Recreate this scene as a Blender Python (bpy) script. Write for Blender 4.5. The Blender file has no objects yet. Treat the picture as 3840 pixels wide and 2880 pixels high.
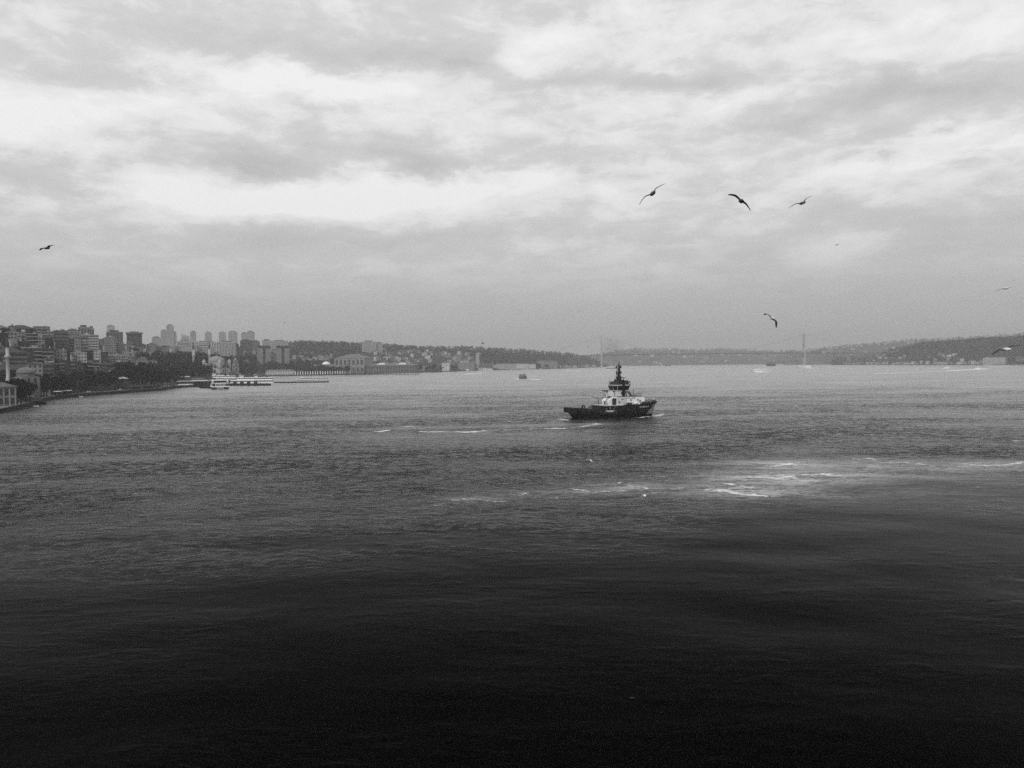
import bpy, bmesh, math, random
import numpy as np
from mathutils import Vector, Matrix

random.seed(7)
sc = bpy.context.scene
COL = sc.collection

# ------------------------------------------------------------------ camera
F = 2956.0            # focal length in photo pixels (3840 wide)
CAM_H = 24.0
PITCH = math.atan(77.0 / F)
ROLL = 0.0095
cp, sp_ = math.cos(PITCH), math.sin(PITCH)
FWD = Vector((0, cp, -sp_))
UP0 = Vector((0, sp_, cp))
RIGHT = (Vector((1, 0, 0)) * math.cos(ROLL) - UP0 * math.sin(ROLL)).normalized()
UP = (UP0 * math.cos(ROLL) + Vector((1, 0, 0)) * math.sin(ROLL)).normalized()
CAM = Vector((0, 0, CAM_H))
cam_data = bpy.data.cameras.new('camera')
cam = bpy.data.objects.new('camera', cam_data)
COL.objects.link(cam)
m = Matrix.Identity(4)
for i in range(3):
    m[i][0] = RIGHT[i]; m[i][1] = UP[i]; m[i][2] = -FWD[i]; m[i][3] = CAM[i]
cam.matrix_world = m
cam_data.sensor_width = 36.0
cam_data.lens = 36.0 * F / 3840.0
cam_data.clip_start = 0.5
cam_data.clip_end = 60000
sc.camera = cam


def ray(x, y):
    return FWD * F + RIGHT * (x - 1920) + UP * (1440 - y)


def P(x, y, D):
    """the point at ground distance D (along +Y) in the direction of photo pixel x, y"""
    r = ray(x, y)
    return CAM + r * (D / r.y)


def W(x, y, z=0.0):
    """where the direction of photo pixel x, y meets the level z"""
    r = ray(x, y)
    return CAM + r * ((z - CAM_H) / r.z)


def PX(p):
    d = Vector(p) - CAM
    k = F / d.dot(FWD)
    return 1920 + d.dot(RIGHT) * k, 1440 - d.dot(UP) * k


# ------------------------------------------------------------------ render settings
sc.render.engine = 'CYCLES'
sc.cycles.use_denoising = False      # the fine grain that is left suits the photograph's own grain
sc.cycles.max_bounces = 5
sc.cycles.diffuse_bounces = 2
sc.cycles.glossy_bounces = 3
sc.cycles.transmission_bounces = 2
sc.cycles.volume_bounces = 1
sc.cycles.transparent_max_bounces = 8
sc.cycles.caustics_reflective = False
sc.cycles.caustics_refractive = False
sc.view_settings.view_transform = 'Standard'
sc.view_settings.look = 'None'
sc.view_settings.exposure = 0.0
sc.view_settings.gamma = 1.0
sc.view_settings.use_curve_mapping = False

# ------------------------------------------------------------------ node helpers


class NT:
    def __init__(self, tree):
        self.t = tree
        self.n = tree.nodes
        self.l = tree.links

    def node(self, kind, **kw):
        nd = self.n.new(kind)
        for k, v in kw.items():
            setattr(nd, k, v)
        return nd

    def put(self, sock, v):
        if isinstance(v, bpy.types.NodeSocket):
            self.l.new(v, sock)
        else:
            sock.default_value = v

    def math(self, op, a, b=0.0, c=0.0, clamp=False):
        nd = self.node('ShaderNodeMath', operation=op, use_clamp=clamp)
        for s, v in zip(nd.inputs, (a, b, c)):
            self.put(s, v)
        return nd.outputs[0]

    def vec(self, op, a, b=None, c=None):
        nd = self.node('ShaderNodeVectorMath', operation=op)
        self.put(nd.inputs[0], a)
        if b is not None:
            self.put(nd.inputs[1], b)
        if c is not None:
            self.put(nd.inputs[2], c)
        return nd.outputs['Value'] if op in ('DOT_PRODUCT', 'LENGTH', 'DISTANCE') else nd.outputs[0]

    def noise(self, vec, scale, detail=4.0, rough=0.55, dist=0.0, dim='3D', color=False):
        nd = self.node('ShaderNodeTexNoise', noise_dimensions=dim)
        self.l.new(vec, nd.inputs['Vector'])
        nd.inputs['Scale'].default_value = scale
        nd.inputs['Detail'].default_value = detail
        nd.inputs['Roughness'].default_value = rough
        nd.inputs['Distortion'].default_value = dist
        return nd.outputs['Color' if color else 'Fac']

    def ramp(self, fac, stops, interp='LINEAR'):
        nd = self.node('ShaderNodeValToRGB')
        r = nd.color_ramp
        r.interpolation = interp
        while len(r.elements) < len(stops):
            r.elements.new(0.5)
        for e, (p, v) in zip(r.elements, stops):
            e.position = p
            e.color = (v, v, v, 1)
        self.put(nd.inputs[0], fac)
        return nd.outputs[0]

    def maprange(self, v, a, b, c, d, smooth=True):
        nd = self.node('ShaderNodeMapRange')
        nd.interpolation_type = 'SMOOTHSTEP' if smooth else 'LINEAR'
        self.put(nd.inputs[0], v)
        for s, x in zip(list(nd.inputs)[1:5], (a, b, c, d)):
            self.put(s, x)
        return nd.outputs[0]


# ------------------------------------------------------------------ world: an overcast sky with broken cloud layers
SUN_EL, SUN_AZ = math.radians(38), math.radians(-155)     # high behind the cloud, over the viewer's left shoulder
world = bpy.data.worlds.new('World')
sc.world = world
world.use_nodes = True
w = NT(world.node_tree)
w.n.clear()
wout = w.node('ShaderNodeOutputWorld')
bg = w.node('ShaderNodeBackground')
w.l.new(bg.outputs[0], wout.inputs[0])
tc = w.node('ShaderNodeTexCoord')
dirv = w.vec('NORMALIZE', tc.outputs['Generated'])
sep = w.node('ShaderNodeSeparateXYZ')
w.l.new(dirv, sep.inputs[0])
dx, dy, dz = sep.outputs
az = w.math('ARCTAN2', dx, dy)
el = w.math('ARCSINE', dz)
elp = w.math('MAXIMUM', el, 0.0)
# lumpy cloud bodies: noise on a plane that flattens only gently toward the horizon
lumpz = w.node('ShaderNodeCombineXYZ')
w.put(lumpz.inputs[0], dx)
w.put(lumpz.inputs[1], dy)
w.put(lumpz.inputs[2], w.math('MULTIPLY', w.math('POWER', w.math('MAXIMUM', dz, 0.0), 0.8), 2.4))
lump = lumpz.outputs[0]
n_big = w.noise(lump, 3.2, 6, 0.52, 0.4)
n_mid = w.noise(lump, 8.5, 8, 0.60, 0.5)
# warped (azimuth, elevation) so the cloud bodies get ragged edges
warpn = w.noise(lump, 7.0, 7, 0.62, 0.2, color=True)
warp = w.vec('MULTIPLY', w.vec('SUBTRACT', warpn, (0.5, 0.5, 0.5)), (0.17, 0.085, 0.0))
ae = w.node('ShaderNodeCombineXYZ')
w.put(ae.inputs[0], az)
w.put(ae.inputs[1], el)
aev = w.vec('ADD', ae.outputs[0], warp)
BLOBS = [
    (950, 170, 480, 75, -.15), (1550, 215, 360, 65, -.15), (1760, 275, 150, 35, -.10), (140, 190, 320, 100, -.11), (600, 285, 250, 55, -.07),
    (700, 225, 120, 40, .10), (1120, 320, 400, 60, .24), (190, 410, 260, 90, .16), (520, 400, 160, 60, .10),
    (1210, 430, 160, 45, -.08), (900, 615, 370, 60, -.18), (1380, 560, 320, 50, -.14), (1700, 615, 260, 45, -.14),
    (1000, 645, 160, 22, -.08), (240, 665, 210, 50, -.13), (360, 720, 150, 30, -.09), (300, 550, 260, 38, .06),
    (1050, 765, 520, 70, .24), (1520, 705, 360, 60, .20), (560, 705, 110, 30, .11), (1770, 665, 160, 45, .12),
    (1250, 920, 420, 60, -.12), (1720, 930, 320, 50, -.09), (650, 880, 320, 60, -.06), (100, 60, 320, 60, .05),
    (1985, 205, 110, 80, .13), (2150, 295, 270, 32, -.12), (2710, 295, 160, 42, -.14), (2500, 300, 200, 30, -.10),
    (2500, 95, 420, 60, .09), (2510, 240, 90, 20, .10), (2020, 35, 160, 35, -.11),
    (3660, 330, 300, 60, -.18), (3260, 365, 300, 40, -.11), (3000, 445, 300, 30, -.08), (3500, 85, 320, 60, .09), (3560, 210, 300, 40, .05),
    (3520, 510, 130, 30, .20), (3720, 555, 200, 26, .16), (3150, 640, 130, 60, .12), (3360, 590, 300, 30, .09), (2660, 380, 300, 40, .08),
    (2050, 650, 140, 50, .15), (2270, 720, 160, 40, .09), (3310, 515, 160, 40, -.11), (2900, 440, 200, 30, -.05), (2060, 560, 210, 40, -.07),
    (2830, 935, 110, 35, -.09), (2700, 850, 900, 60, -.07), (3500, 850, 320, 60, -.11), (2640, 930, 120, 45, .07), (3150, 925, 220, 50, .08), (2000, 800, 160, 60, .06),
]
acc = None
for (bx, by, bw, bh, amp) in BLOBS:
    r = ray(bx, by).normalized()
    a0, e0 = math.atan2(r.x, r.y), math.asin(r.z)
    wa, we = bw / F, bh / F
    q = w.vec('MULTIPLY_ADD', aev, (1 / wa, 1 / we, 0), (-a0 / wa, -e0 / we, 0))
    d2 = w.vec('DOT_PRODUCT', q, q)
    g = w.math('EXPONENT', w.math('MULTIPLY', d2, -1.0))
    acc = w.math('MULTIPLY_ADD', g, amp, acc if acc is not None else 0.0)
base = w.ramp(w.math('DIVIDE', elp, 1.5708), [(0.0, .46), (.022, .44), (.045, .47), (.075, .59), (.11, .70), (.16, .735), (.30, .75), (1.0, .75)])
cl = w.math('ADD', w.math('MULTIPLY', w.math('SUBTRACT', n_big, 0.5), 0.16), w.math('MULTIPLY', w.math('SUBTRACT', n_mid, 0.5), 0.36))
n_fine = w.noise(lump, 19.0, 8, 0.62, 0.4)
cl = w.math('MULTIPLY_ADD', w.math('SUBTRACT', n_fine, 0.5), 0.24, cl)
cl = w.math('MULTIPLY_ADD', acc, 0.95, cl)
edge = w.maprange(w.math('MULTIPLY_ADD', w.math('SUBTRACT', n_fine, 0.5), 0.22, cl), -0.07, 0.055, -0.5, 0.5)     # cloud bodies against the brighter layer behind
edge2 = w.maprange(w.math('MULTIPLY_ADD', w.math('SUBTRACT', n_mid, 0.5), 0.30, w.math('MULTIPLY', cl, 0.7)), 0.03, 0.16, 0.0, 1.0)
cl = w.math('MULTIPLY_ADD', edge, 0.09, w.math('MULTIPLY', cl, 0.72))
cl = w.math('MULTIPLY_ADD', edge2, 0.05, cl)
fade = w.maprange(el, 0.04, 0.20, 0.06, 1.0)
sky = w.node('ShaderNodeTexSky')
sky.sky_type = 'NISHITA'
sky.sun_disc = False
sky.sun_elevation = SUN_EL
sky.sun_rotation = SUN_AZ
bw_ = w.node('ShaderNodeRGBToBW')
w.l.new(sky.outputs[0], bw_.inputs[0])
lum = w.math('MULTIPLY_ADD', cl, fade, base)
lum = w.math('MULTIPLY_ADD', bw_.outputs[0], 0.006, lum)       # the little blue sky light that leaks through, as grey
lum = w.math('MINIMUM', w.math('MAXIMUM', lum, 0.12), 0.93)
w.l.new(lum, bg.inputs['Color'])
bg.inputs['Strength'].default_value = 1.0
world.cycles.sampling_method = 'MANUAL'
world.cycles.sample_map_resolution = 256

sun_d = bpy.data.lights.new('sun', 'SUN')
sun_d.energy = 1.5
sun_d.angle = math.radians(20)
sun_d.color = (1, 1, 1)
sun = bpy.data.objects.new('sun', sun_d)
COL.objects.link(sun)
sdir = Vector((math.sin(SUN_AZ) * math.cos(SUN_EL), math.cos(SUN_AZ) * math.cos(SUN_EL), math.sin(SUN_EL)))
sun.rotation_euler = sdir.to_track_quat('Z', 'Y').to_euler()
sun.location = (0, 0, 500)

# ------------------------------------------------------------------ materials
MATS = {}


def mat(name, v, rough=0.7, spec=0.3, var=0.0, scale=0.5, metal=0.0, bump=0.0, streak=False):
    """plain grey material with optional blotchy wear (the photograph is black and white)"""
    if name in MATS:
        return MATS[name]
    mt = bpy.data.materials.new(name)
    mt.use_nodes = True
    t = NT(mt.node_tree)
    b = t.n['Principled BSDF']
    b.inputs['Roughness'].default_value = rough
    b.inputs['Specular IOR Level'].default_value = spec
    b.inputs['Metallic'].default_value = metal
    b.inputs['Base Color'].default_value = (v, v, v, 1)
    if var > 0:
        g = t.node('ShaderNodeNewGeometry')
        oi = t.node('ShaderNodeObjectInfo')
        pos = t.vec('ADD', g.outputs['Position'], t.vec('SCALE', (37.0, 11.0, 5.0)))
        if streak:
            pos = t.vec('MULTIPLY', pos, (1, 1, 0.18))
        f = t.noise(pos, scale, 5, 0.6)
        k = t.maprange(f, 0.25, 0.75, v * (1 - var), v * (1 + var), False)
        k = t.math('MULTIPLY', k, t.math('MULTIPLY_ADD', oi.outputs['Random'], 0.16, 0.92))
        t.l.new(k, b.inputs['Base Color'])
        if bump > 0:
            bp = t.node('ShaderNodeBump')
            bp.inputs['Strength'].default_value = bump
            bp.inputs['Distance'].default_value = 0.1
            t.l.new(f, bp.inputs['Height'])
            t.l.new(bp.outputs[0], b.inputs['Normal'])
    MATS[name] = mt
    return mt


# ------------------------------------------------------------------ mesh helpers


class MB:
    """collects simple solids and links them as one mesh object"""

    def __init__(self):
        self.v, self.f, self.s = [], [], []

    def add(self, vs, fs, smooth=False, M=None):
        o = len(self.v)
        for p in vs:
            q = M @ Vector(p) if M is not None else p
            self.v.append((q[0], q[1], q[2]))
        for f in fs:
            self.f.append(tuple(i + o for i in f))
            self.s.append(smooth)
        return self

    def box(self, x0, y0, z0, x1, y1, z1, M=None):
        vs = [(x0, y0, z0), (x1, y0, z0), (x1, y1, z0), (x0, y1, z0), (x0, y0, z1), (x1, y0, z1), (x1, y1, z1), (x0, y1, z1)]
        fs = [(0, 3, 2, 1), (4, 5, 6, 7), (0, 1, 5, 4), (1, 2, 6, 5), (2, 3, 7, 6), (3, 0, 4, 7)]
        return self.add(vs, fs, False, M)

    def frustum(self, x0, y0, x1, y1, z0, X0, Y0, X1, Y1, z1, M=None):
        vs = [(x0, y0, z0), (x1, y0, z0), (x1, y1, z0), (x0, y1, z0), (X0, Y0, z1), (X1, Y0, z1), (X1, Y1, z1), (X0, Y1, z1)]
        fs = [(0, 3, 2, 1), (4, 5, 6, 7), (0, 1, 5, 4), (1, 2, 6, 5), (2, 3, 7, 6), (3, 0, 4, 7)]
        return self.add(vs, fs, False, M)

    def prism(self, pts, z0, z1, M=None, top=None):
        n = len(pts)
        tp = top or pts
        vs = [(p[0], p[1], z0) for p in pts] + [(p[0], p[1], z1) for p in tp]
        fs = [tuple(range(n - 1, -1, -1)), tuple(range(n, 2 * n))] + [(i, (i + 1) % n, n + (i + 1) % n, n + i) for i in range(n)]
        return self.add(vs, fs, False, M)

    def lathe(self, prof, cx=0, cy=0, n=16, M=None, smooth=True, a0=0.0, a1=2 * math.pi):
        """profile of (radius, z) turned about the vertical through cx, cy"""
        vs, fs = [], []
        full = abs(a1 - a0 - 2 * math.pi) < 1e-6
        cols = n if full else n + 1
        for (r, z) in prof:
            for i in range(cols):
                a = a0 + (a1 - a0) * i / n
                vs.append((cx + r * math.cos(a), cy + r * math.sin(a), z))
        for j in range(len(prof) - 1):
            for i in range(n):
                k = (i + 1) % cols
                fs.append((j * cols + i, j * cols + k, (j + 1) * cols + k, (j + 1) * cols + i))
        return self.add(vs, fs, smooth, M)

    def tube(self, a, b, r0, r1=None, n=8, M=None, smooth=True):
        a, b = Vector(a), Vector(b)
        r1 = r0 if r1 is None else r1
        d = (b - a)
        if d.length < 1e-6:
            return self
        d.normalize()
        u = d.cross(Vector((0, 0, 1)) if abs(d.z) < 0.9 else Vector((1, 0, 0))).normalized()
        v = d.cross(u)
        vs = []
        for c, r in ((a, r0), (b, r1)):
            for i in range(n):
                t = 2 * math.pi * i / n
                vs.append(c + u * (r * math.cos(t)) + v * (r * math.sin(t)))
        fs = [(i, (i + 1) % n, n + (i + 1) % n, n + i) for i in range(n)]
        fs += [tuple(range(n - 1, -1, -1)), tuple(range(n, 2 * n))]
        return self.add(vs, fs, smooth and n > 4, M)

    def path(self, pts, r, n=6, M=None):
        for a, b in zip(pts[:-1], pts[1:]):
            self.tube(a, b, r, r, n, M)
        return self

    def mesh(self, name, material=None):
        me = bpy.data.meshes.new(name)
        me.from_pydata(self.v, [], self.f)
        me.polygons.foreach_set('use_smooth', self.s)
        if material:
            me.materials.append(material)
        me.update()
        return me

    def build(self, name, material, parent=None, loc=None, rotz=0.0, **props):
        return link(name, self.mesh(name, material), parent, loc, rotz, **props)


def link(name, me, parent=None, loc=None, rotz=0.0, **props):
    o = bpy.data.objects.new(name, me)
    COL.objects.link(o)
    if parent is not None:
        o.parent = parent
    if loc is not None:
        o.location = loc
    if rotz:
        o.rotation_euler = (0, 0, rotz)
    for k, v in props.items():
        if v is not None:
            o[k] = v
    return o


def thing(name, loc, rotz=0.0, label=None, category=None, group=None):
    return link(name, None, None, loc, rotz, label=label, category=category, group=group)


def copy_tree(o, parent=None):
    c = o.copy()
    COL.objects.link(c)
    c.parent = parent
    for ch in o.children:
        copy_tree(ch, c)
    return c


def RZ(a, loc=(0, 0, 0)):
    return Matrix.Translation(loc) @ Matrix.Rotation(a, 4, 'Z')


def lerp(tab, x):
    """piecewise-linear table lookup"""
    if x <= tab[0][0]:
        return tab[0][1]
    for (a, va), (b, vb) in zip(tab[:-1], tab[1:]):
        if x <= b:
            return va + (vb - va) * (x - a) / (b - a)
    return tab[-1][1]


def sstep(a, b, x):
    t = np.clip((x - a) / (b - a), 0, 1)
    return t * t * (3 - 2 * t)

# ------------------------------------------------------------------ water: one disc out to the far hills, real waves near the camera
rs = np.random.RandomState(3)


def fbm2(x, y, scale, seed, n=14):
    """cheap smooth pseudo-noise: sum of random long sines, about -1..1"""
    r = np.random.RandomState(seed)
    out = np.zeros_like(x)
    for i in range(n):
        a = r.uniform(0, 2 * math.pi)
        k = 2 * math.pi / (scale * r.uniform(0.5, 1.8))
        out += np.sin((x * math.cos(a) + y * math.sin(a)) * k + r.uniform(0, 6.28))
    return out / math.sqrt(n / 2) / 1.6


def seg_dist(x, y, pts):
    """distance to a polyline and the parameter along it"""
    best = np.full(x.shape, 1e9)
    for (ax, ay), (bx, by) in zip(pts[:-1], pts[1:]):
        dxx, dyy = bx - ax, by - ay
        L2 = dxx * dxx + dyy * dyy + 1e-9
        t = np.clip(((x - ax) * dxx + (y - ay) * dyy) / L2, 0, 1)
        best = np.minimum(best, np.hypot(x - ax - t * dxx, y - ay - t * dyy))
    return best


ring = np.concatenate([[0.0], np.linspace(8, 34, 12), np.exp(np.linspace(math.log(36), math.log(900), 800)),
                       np.exp(np.linspace(math.log(915), math.log(12000), 90))])
az_in = np.linspace(-0.66, 0.66, 760)
az_out = np.concatenate([np.linspace(0.68, 1.2, 60), np.linspace(1.24, 2 * math.pi - 1.24, 70), np.linspace(2 * math.pi - 1.2, 2 * math.pi - 0.68, 60)])
azs = np.concatenate([az_in, az_out])
NA, NR = len(azs), len(ring)
RR, AA = np.meshgrid(ring, azs, indexing='ij')
X = RR * np.sin(AA)
Y = RR * np.cos(AA)
# photo pixel of each point of the sheet only serves to look up where wakes and slicks lie on the water
def wpts(px):
    return [tuple(W(a, b)[:2]) for a, b in px]


slick_edge = [(-400, 1990), (0, 1960), (700, 1930), (1300, 1890), (1900, 1860), (2300, 1850), (2650, 1835), (2760, 1770), (2950, 1735), (3300, 1722), (3840, 1732), (4300, 1738)]
ex = np.array([math.atan2(*W(a, b)[:2]) for a, b in slick_edge])
er = np.array([math.hypot(*W(a, b)[:2]) for a, b in slick_edge])
edge_r = np.interp(AA, ex, er)
edge_r = edge_r * (1 + 0.05 * fbm2(X, Y, 40, 5))
chop = 0.35 * sstep(0.55, 1.0, RR / edge_r) + 0.65 * sstep(0.88, 1.18, RR / edge_r * (1 + 0.10 * fbm2(X, Y, 22, 8)))                     # 1 in the open chop, 0 in the slick near the camera
chop = np.where(np.abs(AA) > 1.3, 0.6, chop)
wake_slick = np.exp(-(seg_dist(X, Y, wpts([(1500, 1604), (1800, 1600), (2100, 1592), (2350, 1585)])) / 7.0) ** 2)
rough_band = np.exp(-(seg_dist(X, Y, wpts([(1200, 1720), (1600, 1690), (2100, 1690), (2600, 1690), (3000, 1660), (3840, 1690)])) / 28.0) ** 2)
patch = 0.5 + 0.5 * fbm2(X, Y * 0.5, 130, 11)
# foam lines: (photo points on the water, half width in metres, strength)
FOAM = [
    ([(1415, 1618), (1457, 1614)], 1.1, 1.2), ([(1579, 1619), (1621, 1620), (1650, 1619)], 1.1, 1.15), ([(1718, 1620), (1773, 1620), (1815, 1615)], 1.1, 1.25),
    ([(1650, 1619), (1718, 1620)], .8, .8), ([(1815, 1614), (2021, 1607)], .8, .75), ([(2021, 1607), (2112, 1606)], 1.0, 1.1), ([(2120, 1605), (2172, 1602), (2227, 1592), (2245, 1588)], .8, .95), ([(2200, 1598), (2263, 1590)], .7, .7),
    ([(1517, 1600), (1540, 1598)], .9, 1.2), ([(1925, 1573), (1960, 1573)], .6, .5), ([(2098, 1572), (2126, 1575)], 1.1, 1.0),
    ([(2395, 1566), (2440, 1561), (2470, 1556), (2482, 1553)], .8, 1.0), ([(2465, 1561), (2484, 1555)], 1.3, .8),
    ([(1640, 1895), (1668, 1893)], .5, .6), ([(1700, 1874), (1772, 1871)], .7, .8), ([(1772, 1874), (1894, 1880)], .6, .65), ([(1930, 1846), (2015, 1843)], .6, .7), ([(1955, 1856), (1990, 1846)], .5, .7),
    ([(2080, 1866), (2110, 1860)], .5, .7), ([(2148, 1834), (2230, 1842), (2281, 1846), (2330, 1837)], .9, .75), ([(2316, 1812), (2336, 1805)], .5, .75), ([(2360, 1819), (2421, 1831)], .8, .8),
    ([(2400, 1785), (2440, 1785)], .5, .7), ([(2455, 1784), (2492, 1787)], .5, .7), ([(2440, 1850), (2510, 1847)], .6, .7),
    ([(2500, 1833), (2591, 1830), (2633, 1831), (2706, 1837)], .9, .85), ([(2690, 1834), (2754, 1843), (2803, 1852), (2876, 1863)], 1.2, .95), ([(2876, 1863), (2948, 1862)], .8, .6),
    ([(2742, 1816), (2815, 1828)], 1.0, .9), ([(2742, 1789), (2827, 1787), (2924, 1792), (3015, 1783), (3094, 1776), (3148, 1782)], 1.2, 1.0), ([(3148, 1782), (3270, 1780)], .7, .6),
    ([(2880, 1746), (2950, 1742), (3003, 1739)], 1.5, .85), ([(3003, 1739), (3033, 1722)], .8, .6), ([(2766, 1759), (2840, 1759)], .9, .75), ([(2840, 1759), (2900, 1775)], .8, .5),
    ([(3215, 1722), (3263, 1718), (3306, 1734)], .8, .7), ([(3306, 1734), (3409, 1734), (3506, 1746)], .9, .7), ([(3590, 1738), (3621, 1741), (3700, 1747)], .9, .85), ([(3711, 1746), (3790, 1740), (3850, 1729)], .9, .85),
    ([(3580, 1812), (3660, 1825)], .5, .6), ([(3060, 1694), (3150, 1693)], .5, .7), ([(2840, 1540), (2872, 1541)], .8, .8), ([(2648, 1566), (2665, 1567)], .8, .8), ([(3800, 1653), (3845, 1652)], .6, .9), ([(3350, 1627), (3400, 1625)], .5, .6),
    ([(2350, 2611), (2395, 2618)], .05, .9), ([(2330, 2660), (2350, 2664)], .04, .9), ([(2410, 2690), (2520, 2720)], .16, .55), ([(2460, 2668), (2530, 2680)], .12, .55), ([(2745, 2766), (2780, 2782)], .10, .6),
    ([(1855, 2885), (1880, 2868)], .10, 1.0), ([(1965, 2850), (2000, 2846)], .08, .5), ([(2120, 2810), (2160, 2806)], .06, .5), ([(3050, 2850), (3090, 2848)], .06, .6), ([(2240, 1588), (2120, 1600)], .5, .4),
    # distant wakes of the small boats
    ([(1740, 1404), (1780, 1401), (1822, 1399)], 2.0, 1.0), ([(1938, 1421), (1985, 1421), (2020, 1424)], 1.2, 1.0), ([(2103, 1390), (2145, 1389)], 3.0, 1.1), ([(2152, 1389), (2164, 1389)], 3.0, 1.1),
    ([(2815, 1396), (2900, 1396)], 1.5, .8), ([(2900, 1395), (2925, 1394)], 1.2, .6), ([(2990, 1380), (3040, 1380)], 2.5, .8), ([(3043, 1380), (3062, 1380)], 3.0, 1.0),
    ([(3440, 1384), (3530, 1382), (3572, 1380)], 2.6, .8), ([(3280, 1402), (3450, 1395), (3600, 1389), (3690, 1383)], 2.6, .65), ([(3560, 1390), (3650, 1386), (3690, 1383)], 3.0, 1.1), ([(3690, 1376), (3760, 1374), (3798, 1374)], 3.2, .9),
    ([(815, 1462), (850, 1461)], 1.2, 1.0),
]
foam = np.zeros_like(X)
for pts, hw, st in FOAM:
    wp = wpts(pts)
    cxs, cys = np.array(wp).T
    rr = np.hypot(cxs, cys)
    i0, i1 = np.searchsorted(ring, [rr.min() * 0.9 - 6, rr.max() * 1.1 + 6])
    i0, i1 = max(i0, 1), min(i1, NR)
    sub = (slice(i0, i1), slice(None))
    spread = max(hw * max(1.0, rr.mean() / 130.0) ** 0.55, 0.0024 * rr.mean())   # never thinner than the mesh can hold
    d = seg_dist(X[sub] + 0.6 * hw * fbm2(X[sub], Y[sub], 6 * hw + 1, 21), Y[sub] + 0.9 * hw * fbm2(X[sub], Y[sub], 5 * hw + 1, 22), wp)
    st *= 0.5 if rr.mean() < 70 else (0.95 if rr.mean() < 1000 else 1.7)
    foam[sub] = np.maximum(foam[sub], st * np.exp(-(d / spread) ** 2))
# milky, aerated water around the churned patch
milk = np.zeros_like(X)
for (a, b, rx, ry, st) in [(2790, 1835, 12, 9, .85), (2960, 1790, 18, 11, .85), (3120, 1780, 16, 9, .6), (2960, 1744, 14, 11, .7), (3300, 1745, 20, 11, .55), (3550, 1755, 22, 9, .45), (3760, 1745, 18, 9, .5), (2900, 1845, 14, 8, .5), (3350, 1775, 22, 10, .3),
                          (2860, 1815, 15, 9, .55), (2350, 1825, 9, 7, .5), (2250, 1842, 10, 5, .4), (2520, 1832, 12, 5, .35), (1980, 1850, 8, 4, .25), (1800, 1872, 8, 4, .22), (3050, 1840, 25, 12, .2), (2240, 1592, 9, 5, .3), (3780, 2170, 5, 3, .08)]:
    c = W(a, b)
    milk = np.maximum(milk, st * np.exp(-(((X - c.x) / rx) ** 2 + ((Y - c.y) / ry) ** 2)))

# waves
step = np.gradient(ring)[:, None] * np.ones_like(X)
H = np.zeros_like(X)
wind = math.radians(200)
for i in range(64):
    lam = 1.2 * (4.5 / 1.2) ** rs.uniform(0, 1)
    a = wind + rs.normal(0, 0.55)
    k = 2 * math.pi / lam
    vis = np.clip(lam / (2.6 * np.maximum(step, 0.02)) - 1.0, 0, 1)
    amp = 0.0050 * lam * rs.uniform(0.5, 1.3)
    ph = (X * math.sin(a) + Y * math.cos(a)) * k + rs.uniform(0, 6.28) + 0.9 * fbm2(X, Y, 37, 100 + i, 3)
    H += vis * amp * (np.sin(ph) + 0.25 * np.cos(2 * ph))
H /= H[200:600].std()
H = 0.010 * H + 0.034 * np.maximum(H - 0.55, 0) ** 1.3     # mostly flat, with isolated steeper wavelets
H *= (0.10 + 0.90 * chop) * (1 - 0.75 * wake_slick) * (0.55 + 0.55 * rough_band + 0.45 * np.clip(patch, 0, 1))
H2 = np.zeros_like(X)
for i in range(22):                                       # long smooth swell, seen best in the slick
    lam = 7.0 * (30.0 / 7.0) ** rs.uniform(0, 1)
    a = wind + rs.normal(0, 0.8)
    k = 2 * math.pi / lam
    vis = np.clip(lam / (2.6 * np.maximum(step, 0.02)) - 1.0, 0, 1)
    H2 += vis * 0.0008 * lam * np.sin((X * math.sin(a) + Y * math.cos(a)) * k + rs.uniform(0, 6.28) + 0.8 * fbm2(X, Y, 60, 300 + i, 3))
H = H + H2 * np.clip(1.15 - 0.4 * chop, 0, 1) * (0.45 + 0.55 * sstep(-0.9, 0.5, fbm2(X, Y, 45, 77)))
H *= sstep(20, 45, RR)
verts = np.stack([X, Y, H], -1).reshape(-1, 3)
ii, jj = np.meshgrid(np.arange(NR - 1), np.arange(NA), indexing='ij')
j2 = (jj + 1) % NA
quads = np.stack([ii * NA + jj, (ii + 1) * NA + jj, (ii + 1) * NA + j2, ii * NA + j2], -1).reshape(-1, 4)[:, ::-1]
quads = quads[NA:]                                        # the innermost ring is closed by triangles below
tris = np.array([[NA * 0, NA + (j + 1) % NA, NA + j] for j in range(NA)])[:, ::-1]
me = bpy.data.meshes.new('water')
nv, nq, nt = len(verts), len(quads), len(tris)
me.vertices.add(nv)
me.vertices.foreach_set('co', verts.ravel())
me.loops.add(nq * 4 + nt * 3)
me.polygons.add(nq + nt)
me.loops.foreach_set('vertex_index', np.concatenate([quads.ravel(), tris.ravel()]).astype(np.int32))
me.polygons.foreach_set('loop_start', np.concatenate([np.arange(nq) * 4, nq * 4 + np.arange(nt) * 3]).astype(np.int32))
me.polygons.foreach_set('use_smooth', np.ones(nq + nt, dtype=bool))
for nm, arr in (('foam', foam), ('milk', milk), ('chop', chop * (1 - 0.8 * wake_slick) * (0.75 + 0.35 * rough_band) * (1 - 0.72 * sstep(220, 900, RR)))):
    at = me.attributes.new(nm, 'FLOAT', 'POINT')
    at.data.foreach_set('value', arr.ravel().astype(np.float32))
me.update(calc_edges=True)
me.validate()

wm = bpy.data.materials.new('sea_water')
wm.use_nodes = True
t = NT(wm.node_tree)
b = t.n['Principled BSDF']
geo = t.node('ShaderNodeNewGeometry')
pos = geo.outputs['Position']


def attr(name):
    nd = t.node('ShaderNodeAttribute', attribute_name=name)
    return nd.outputs['Fac']


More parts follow.
